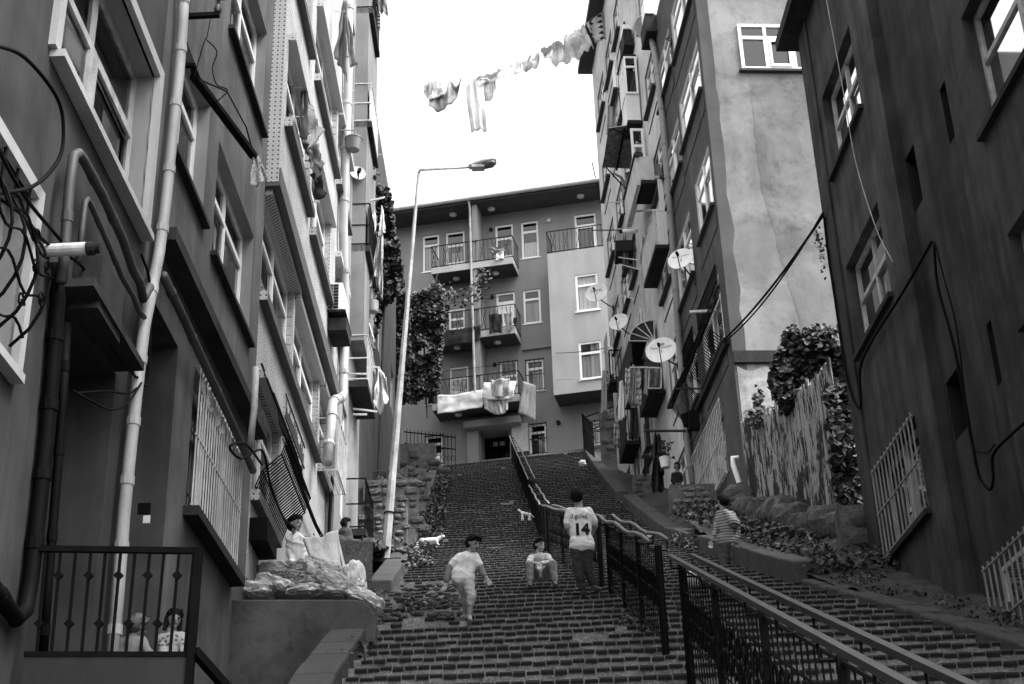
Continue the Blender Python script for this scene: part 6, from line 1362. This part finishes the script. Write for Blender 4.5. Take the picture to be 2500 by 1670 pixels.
# low terraces
def rubble_wall(name, x0, x1, z0, z1, Y0, Y1, label, m_=stone, n=None, bs=.2):
    t = thing(name, ((x0+x1)/2, Y0, z0), label, 'wall'); mb = MB(); mb.box(((x0+x1)/2, (Y0+Y1)/2+.03, (z0+z1)/2), (x1-x0, Y1-Y0, z1-z0)); mb.build('wall_core', mat('rubble_mortar', .11, .95, 'rough', .55, 1.3, .9), t)
    mb = MB(); z = z0; sd_ = 0
    while z < z1-.05:
        h = random.uniform(.6, 1.1)*bs; x = x0+random.uniform(0, bs*.4)
        while x < x1-.05:
            w_ = random.uniform(.7, 1.7)*bs; sd_ += 1
            if random.random() < .6: mb.add(*rock((x+w_/2, Y0+.05, min(z+h/2, z1-h*.3)), (w_*.5, .07, h*.42), sd_+int(x0*9)))
            x += w_
        z += h
    mb.build('stones', m_, t); return t
rubble_wall('retaining_wall', -3.2, -2.02, 8.2, 9.2, 25.4, 25.8, 'rough stained retaining wall left of the lamp post', mat('rough_wall', .13, .95, 'rough', .6, 1.5, .8), bs=.12)
rubble_wall('retaining_wall', -3.3, -2.12, 10.0, 11.35, 29.8, 30.1, 'stone-faced terrace wall left of the steps above the lamp foot', bs=.2)
rubble_wall('retaining_wall', -3.4, -2.35, 12.6, 14.0, 36.0, 36.3, 'upper stone terrace wall left of the steps', bs=.2)
rubble_wall('retaining_wall', -4.6, -2.6, 16.4, 18.2, 44.6, 44.9, 'topmost low wall left of the steps under the iron fence', conc, bs=.4)
rubble_wall('retaining_wall', 3.12, 4.25, 8.7, 10.5, 28.4, 28.8, 'plastered retaining wall between the right kerb and the grey block', mat('rough_plaster', .16, .95, 'rough', .45, .8, .7), bs=.18)
rubble_wall('retaining_wall', 2.75, 4.3, 15.3, 18.9, 44.0, 44.3, 'stone wall at the top right of the steps under the fenced window', bs=.35)
rubble_wall('retaining_wall', 2.95, 4.2, 12.0, 13.3, 35.2, 35.6, 'low broken wall between the two right kerbs', bs=.2)
rubble_wall('block_wall', 4.3, 5.1, 5.3, 6.55, 18.7, 19.1, 'stacked concrete blocks at the foot of the nearest right building', conc, bs=.36)
SR = 'boulders along the foot of the corrugated fence'
for i in range(13):
    f_ = i/12; Yk = 25.6-f_*6.0; x = 4.0+f_*.62+random.uniform(-.1, .1); z = rz(Yk, x); sz = random.uniform(.2, .36)
    mb = MB(); mb.add(*rock((x, Yk, z+sz*.5), (sz, sz*.7, sz*.85), i*7+900)); o = mb.build('boulder', stone, label='rough boulder in the row at the foot of the corrugated fence', cat='boulder', group=SR)
# ---------------------------------------------------------------- corrugated fence
t = thing('corrugated_fence', (4.3, 26, 8.5), 'rusty corrugated metal fence with peeling pale paint on the right', 'fence')
a = Vector((4.30, 25.9, 0)); b = Vector((4.86, 20.7, 0)); NP = 9
for k in range(NP):
    f0, f1 = k/NP, (k+1)/NP+.012; rows = []; zt = 10.65-1.05*(k/(NP-1))+random.uniform(-.1, .1)+(.12 if k in (0, 8) else 0); n_ = 26; off = .0 if k % 2 else -.02
    dd = (b-a).normalized(); nn = Vector((-dd.y, dd.x, 0)); nn = nn if nn.x < 0 else -nn
    for i in range(n_+1):
        f_ = f0+(f1-f0)*i/n_; p = a.lerp(b, f_)+nn*(off+.026*math.sin(i*1.45)); zb = interp([(0, 8.2), (1, 6.7)], f_); rows.append([Vector((p.x, p.y, zb)), Vector((p.x, p.y, zt-.1*abs(math.sin(i*.4))+.0*i))])
    s = MB(); s.grid(rows); s.build('sheet', fenc, t)
s = MB()
for zz in (.5, 1.6): s.bar((a.x+.06, a.y, 8.3+zz), (b.x+.06, b.y, 6.9+zz), .05)
for k in range(6): p = a.lerp(b, k/5); s.bar((p.x+.08, p.y, 6.5), (p.x+.08, p.y, 9.3+(1-k/5)*1.0), .06)
s.build('fence_frame', wood, t)
# overgrown vine above and behind it
def poly_in(poly, x, z):
    ins = False
    for (xa, za), (xb, zb) in zip(poly, poly[1:]+poly[:1]):
        if (za > z) != (zb > z) and x < (xb-xa)*(z-za)/(zb-za)+xa: ins = not ins
    return ins
ivy('vine_tree', [(pp([(1878, 930), (1885, 880), (1905, 850), (1915, 810), (1935, 802), (1950, 822), (1985, 808), (2010, 815), (2040, 802), (2062, 806), (2075, 900), (2072, 980), (2040, 985), (2010, 960), (1985, 985), (1950, 1000), (1915, 1000), (1890, 965)], 22.6), 22.6, 7500),
              (pp([(1812, 1020), (1840, 1000), (1838, 960), (1856, 955), (1864, 1000), (1890, 990), (1910, 1010), (1880, 1045), (1830, 1040)], 24.6), 24.6, 450),
              (pp([(2005, 960), (2075, 950), (2085, 1100), (2115, 1260), (2070, 1290), (2030, 1150)], 20.6), 20.6, 2200)], 'dense leafy vine crowding over the corrugated fence against the patchy end wall', .1, 1.0, mt=leafm, cat='vine',
    stems=[[(4.95, 22.9, 6.5), (5.1, 22.9, 8.5), (4.95, 22.9, 9.6), (5.15, 22.9, 10.4)]])
ivy('creeper', [(pp([(1985, 560), (2000, 548), (2012, 600), (2010, 640), (2016, 680), (2000, 660), (1995, 610)], 19.6), 19.6, 90)], 'wisp of creeper dangling from the cable at the corner of the nearest right building', .05, 1.0)
# ---------------------------------------------------------------- tiled-building fittings
s0 = FU.px(800, 760, 0)[0]; zb = FU.px(802, 768, .1)[1]; t = thing('air_conditioner', FU.P(s0, zb, .1), 'white air conditioner with a dark grid front on the tiled building', 'air conditioner')
Ya = FU.P(s0, 0, 0).y; p0 = atY(797, 757, Ya); p1 = atY(837, 690, Ya); s = MB(); s.hexa([(p0.x, Ya, p0.z), (p1.x, Ya, p0.z), (p1.x, Ya+.75, p0.z), (p0.x, Ya+.75, p0.z), (p0.x, Ya, p1.z), (p1.x, Ya, p1.z), (p1.x, Ya+.75, p1.z), (p0.x, Ya+.75, p1.z)]); s.build('casing', pvc, t)
s = MB()
for i in range(2):
    for j in range(8):
        x0 = p0.x+(p1.x-p0.x)*(.04+.37*i); x1 = x0+(p1.x-p0.x)*.33; z0 = p0.z+(p1.z-p0.z)*(.05+.115*j); z1 = z0+(p1.z-p0.z)*.09; s.box(((x0+x1)/2, Ya-.002, (z0+z1)/2), (x1-x0, .01, z1-z0))
s.build('grille', dark, t)
s = MB(); s.box(((p0.x+p1.x)/2, Ya+.35, p0.z-.05), (p1.x-p0.x+.12, .85, .04)); s.build('shelf', blkr, t)
p0 = atY(800, 806, Ya); p1 = atY(846, 775, Ya); s = MB(); s.box(((p0.x+p1.x)/2, Ya+.3, (p0.z+p1.z)/2), (p1.x-p0.x, .6, p1.z-p0.z)); s.build('lower_box', concd, t)
c = Vector(atY(863, 352, 21.0)); t = thing('tub', c-Vector((0, 0, .15)), 'grey plastic tub hanging from a bracket high on the tiled building', 'tub')
s = MB(); s.lathe([(1e-4, -.12), (.1, -.12), (.145, .09), (.155, .09), (.155, .105), (.14, .105), (.095, -.1), (1e-4, -.1)], c, 24); s.build('tub_shell', mat('tub_grey', .15, .4), t, smooth=False)
s = MB(); s.bar(atY(811, 318, 21.0), atY(868, 318, 21.0), .02); s.tube([atY(868, 318, 21), atY(869, 328, 21)], .006, 5); s.build('hanger', galv, t)
TG = 'washing hung out of the tiled building'
Fp = lambda x, y, o: FU.P(*FU.px(x, y, o), o)
TNn = (.6, -.8, 0)
def tq(name, a, b, m_, lb, **k): return cloth(name, a, b, m_, lb, 'laundry', group=TG, n=TNn, **k)
def tp_(L_, Y): return pts(L_, Y)
tq('shirt', tp_([(735, 225), (745, 218), (752, 240)], 16.6), tp_([(727, 300), (740, 345), (752, 330)], 16.6), mcl, 'grey shirt pegged to the white rod by the top tiled window', amp=.05, nv=16)
tq('dress', tp_([(742, 235), (752, 228), (760, 260)], 16.9), tp_([(735, 340), (757, 365), (782, 330)], 16.9), flcl, 'flowered dress bunched up below the grey shirt', amp=.09, nv=20, nf=4)
tq('trousers', tp_([(738, 350), (762, 355), (780, 350)], 17.2), tp_([(755, 420), (768, 400), (778, 425), (790, 402)], 17.2), gcl, 'pale trousers under the flowered dress on the tiled building', amp=.06, nv=18)
tq('socks', tp_([(758, 425), (775, 430), (785, 430)], 17.6), tp_([(765, 465), (780, 490), (795, 475)], 17.6), dcl, 'dark bundle of washing lowest on the tiled building', amp=.07, nv=14)
tq('rug', tp_([(838, 5), (842, 40)], 19.5), tp_([(808, 145), (830, 160), (842, 205)], 19.5), mcl, 'wide brown-grey rug draped from an upper tiled window', amp=.06, nv=20, nf=1.2)
tq('rug', tp_([(842, 5), (848, 50)], 20.5), tp_([(850, 168), (862, 162), (874, 165)], 20.5), gcl, 'second narrower rug draped right of the wide one', amp=.05, nv=20, nf=1.5)
for i, (x0, y0, x1, y1) in enumerate([(700, 213, 737, 213), (716, 285, 741, 285), (760, 492, 780, 492), (818, 28, 835, 28), (848, 221, 865, 222)]):
    Yq = [16.4, 16.6, 18, 19.3, 21.5][i]; mb = MB(); mb.bar(atY(x0, y0, Yq), atY(x1, y1, Yq), .015); mb.build('drying_rod', wmet, label='short white drying rod on the tiled building, '+['uppermost by the window edge', 'second from the top', 'lowest one', 'at the top edge of the photo', 'beside the drainpipe'][i], cat='rod', group='drying rods on the tiled building')
# washing on the narrow block
BG = 'washing hung on the narrow left block'
def bq_(name, a, b, m_, lb, Y=24.3, **k): return cloth(name, pts(a, Y), pts(b, Y), m_, lb, 'laundry', group=BG, **k)
bq_('sheet', [(895, 538), (897, 540)], [(883, 600), (887, 640), (894, 655), (899, 600)], lcl, 'pale pointed cloth left of the others in front of the ivy', nv=16, amp=.06)
bq_('scarf', [(911, 512), (914, 515)], [(908, 545), (915, 575), (921, 530)], wcl, 'short white cloth in the middle in front of the ivy', amp=.04)
bq_('shirt', [(932, 504), (934, 506)], [(925, 580), (935, 575), (942, 562)], wcl, 'long white shirt on the right in front of the ivy', nv=16, amp=.05)
bq_('skirt', [(924, 570), (935, 572)], [(902, 710), (918, 680), (930, 730), (935, 720)], flcl, 'long flowered skirt below the white shirt in front of the ivy', nv=22, amp=.08, nf=4)
bq_('dotted_cloth', [(890, 764), (893, 764)], [(886, 845), (900, 842), (914, 852), (912, 822)], mat('cloth_fl2', .6, .9, 'print', .1, 1.6, c2=.2), 'white pointed cloth with dark blossoms left of the lamp post', nv=18, amp=.05, nf=1.3)
bq_('cloth', [(887, 830), (893, 832)], [(885, 870), (890, 880), (896, 862)], lcl, 'small pale rag below the blossom cloth', amp=.03)
bq_('sheet', [(924, 902), (928, 900)], [(913, 990), (930, 1010), (946, 985), (945, 928)], wcl, 'big white cloth bag-like sheet hanging beside the lamp post', nv=20, amp=.12, nf=2)
bq_('towel', [(899, 900), (905, 900)], [(895, 955), (900, 972), (910, 958)], lcl, 'small towel left of the big white sheet beside the lamp post', amp=.05, nv=14)
bq_('towel', [(911, 902), (916, 902)], [(906, 960), (914, 980), (920, 950)], flcl, 'patterned towel between the small towel and the big white sheet', amp=.05, nv=14)
bq_('dark_clothes', [(890, -10), (925, -10)], [(892, 62), (905, 58), (920, 32)], dcl, 'black clothes hanging at the top edge over the sky', Y=24.0, amp=.12, nf=4, nv=16)
bq_('coat', [(920, -12), (942, -10)], [(925, 30), (935, 34), (948, 36)], gcl, 'grey cloth right of the black clothes at the top edge', Y=24.0, amp=.05, nv=12)
bq_('stocking', [(923, 30), (928, 32)], [(922, 72), (929, 74)], mat('cloth_stripe2', .3, .9, 'stripe', .1, .5, c2=.02), 'thin striped stocking below the black clothes at the top edge', Y=24.0, amp=.01, nv=10)
for i, (x0, y0, x1, y1, Y) in enumerate([(865, 499, 940, 482, 24.2), (895, 896, 927, 897, 24.3), (852, 913, 897, 913, 23.4), (862, 998, 921, 1005, 23.6), (862, 1012, 896, 1012, 23.6), (898, 548, 932, 548, 24.4), (898, 567, 928, 568, 24.4), (880, 174, 952, 175, 24.8), (880, 298, 950, 290, 24.8), (880, 383, 948, 375, 24.8)]):
    mb = MB(); mb.bar(atY(x0, y0, Y), atY(x1, y1, Y), .03 if i not in (7, 8, 9) else .008); mb.build('drying_rod', wmet, label='pale rod sticking out of the narrow left block, '+['above the pointed cloth', 'carrying the big white sheet', 'left of the towels', 'thick one near the foot', 'thin one near the foot', 'behind the white shirt, upper', 'behind the white shirt, lower', 'thin, highest against the sky', 'thin, second against the sky', 'thin, lowest against the sky'][i], cat='rod', group='rods on the narrow left block')
c = Vector(atY(911, 748, 24.3)); mb = MB(); mb.lathe([(1e-4, -.12), (.09, -.12), (.1, .1), (.105, .1), (.095, -.1), (1e-4, -.1)], c, 16); mb.build('basin', mat('basin', .25, .5), label='small grey basin hanging in the ivy left of the lamp post', cat='basin')
# bits and pieces on the steps
for i, (x, y, Y, s_) in enumerate([(1422, 1131, 45, .12), (1585, 1306, 24.8, .045), (1068, 1120, 44, .08), (1016, 1335, 26.0, .06)]):
    mb = MB(); mb.add(*rock(atY(x, y, Y), (s_, s_, s_*.8), i+50)); mb.build('litter', pink, label='pale scrap lying '+['at the top right kerb', 'on the lower right kerb', 'on the top left terrace', 'by the left kerb near the white cat'][i], cat='litter')
t = thing('wall_lamp', atY(1670, 1010, 29.5), 'old black street lantern fixed under the lowest bulging grille on the right', 'wall lamp'); s = MB(); s.tube([atY(1664, 988, 29.3), atY(1672, 1012, 29.3)], [.14, .11], 12); s.build('hood', pipeg, t)
s = MB(); s.tube([atY(1672, 1012, 29.3), atY(1678, 1040, 29.3)], [.11, .08], 12); s.box(atY(1694, 1028, 29.0), (.22, .2, .4)); s.build('lamp_body', blk, t)

RG = 'drying rods on the crowded right block'
for i, (x0, y0, x1, y1, Y, lb) in enumerate([(1502, 178, 1562, 180, 34.5, 'highest of them, over the white glazed balcony'), (1480, 223, 1523, 224, 37.5, 'at the upper left beside the edge of the sky'), (1478, 494, 1530, 493, 37.5, 'level with the reaching person'), (1475, 313, 1500, 314, 39, 'above the corrugated awning'), (1510, 628, 1564, 636, 35.5, 'pale, left of the black balcony floor'), (1512, 645, 1566, 659, 35.5, 'slanting, left of the black balcony floor'), (1494, 716, 1550, 730, 36.5, 'long slanting one right of the lettered dish')]):
    mb = MB(); mb.bar(atY(x0, y0, Y), atY(x1, y1, Y-.4), .025); mb.build('drying_rod', wmet, label='thin rod on the right block, '+lb, cat='rod', group=RG)
t = thing('chimney_lamp', atY(1550, 564, 35), 'short white tube with a black tip pointing left on the right block', 'wall lamp'); mb = MB(); mb.tube([atY(1555, 564, 34.8), atY(1522, 565, 35)], .065, 10); mb.build('tube', pvc, t); mb = MB(); mb.tube([atY(1522, 565, 35), atY(1512, 565.5, 35)], [.06, .04], 10); mb.build('tip', blk, t)
for i, (x0, y0, x1, y1, Y, m_, lb) in enumerate([(1484, 255, 1502, 330, 38, flcl, 'flowered cloth hanging at the far left of the right block above the awning'), (1522, 570, 1532, 660, 36.5, mcl, 'grey blanket hung beside the white tube on the right block'), (1470, 905, 1480, 1010, 40, lcl, 'long pale cloth hanging below the flower balcony'), (1512, 930, 1524, 1030, 35.5, wcl, 'white cloth left of the garments on the rack'), (1540, 1000, 1556, 1075, 33.5, dcl, 'black cloth under the drying rack'), (1500, 1030, 1512, 1100, 37, chk, 'chequered cloth low on the far right block')]):
    cloth('washing', pts([(x0, y0), (x1, y0-3)], Y), pts([(x0-4, y1), (x1+2, y1-8)], Y), m_, lb, 'laundry', amp=.06, seed=i+20, nv=14)
t = thing('air_conditioner', atY(1500, 605, 38), 'dark boxed air conditioner shelf on the far part of the right block', 'air conditioner'); mb = MB(); mb.box(atY(1523, 590, 36.8), (.42, .7, .5)); mb.build('casing', mat('ac_pale', .35, .5, 'metal', .15), t); mb = MB(); mb.box(atY(1523, 616, 36.8), (.5, .8, .34)); mb.build('shelf', concd, t)

s0, z0 = FT.px(640, 1327, .15); mb = MB(); FT.box(mb, s0, s0+.7, z0+.04, z0+.3, .003, .2); mb.build('junction_box', blk, label='black box on the tiled wall under the bulging black grille', cat='box')
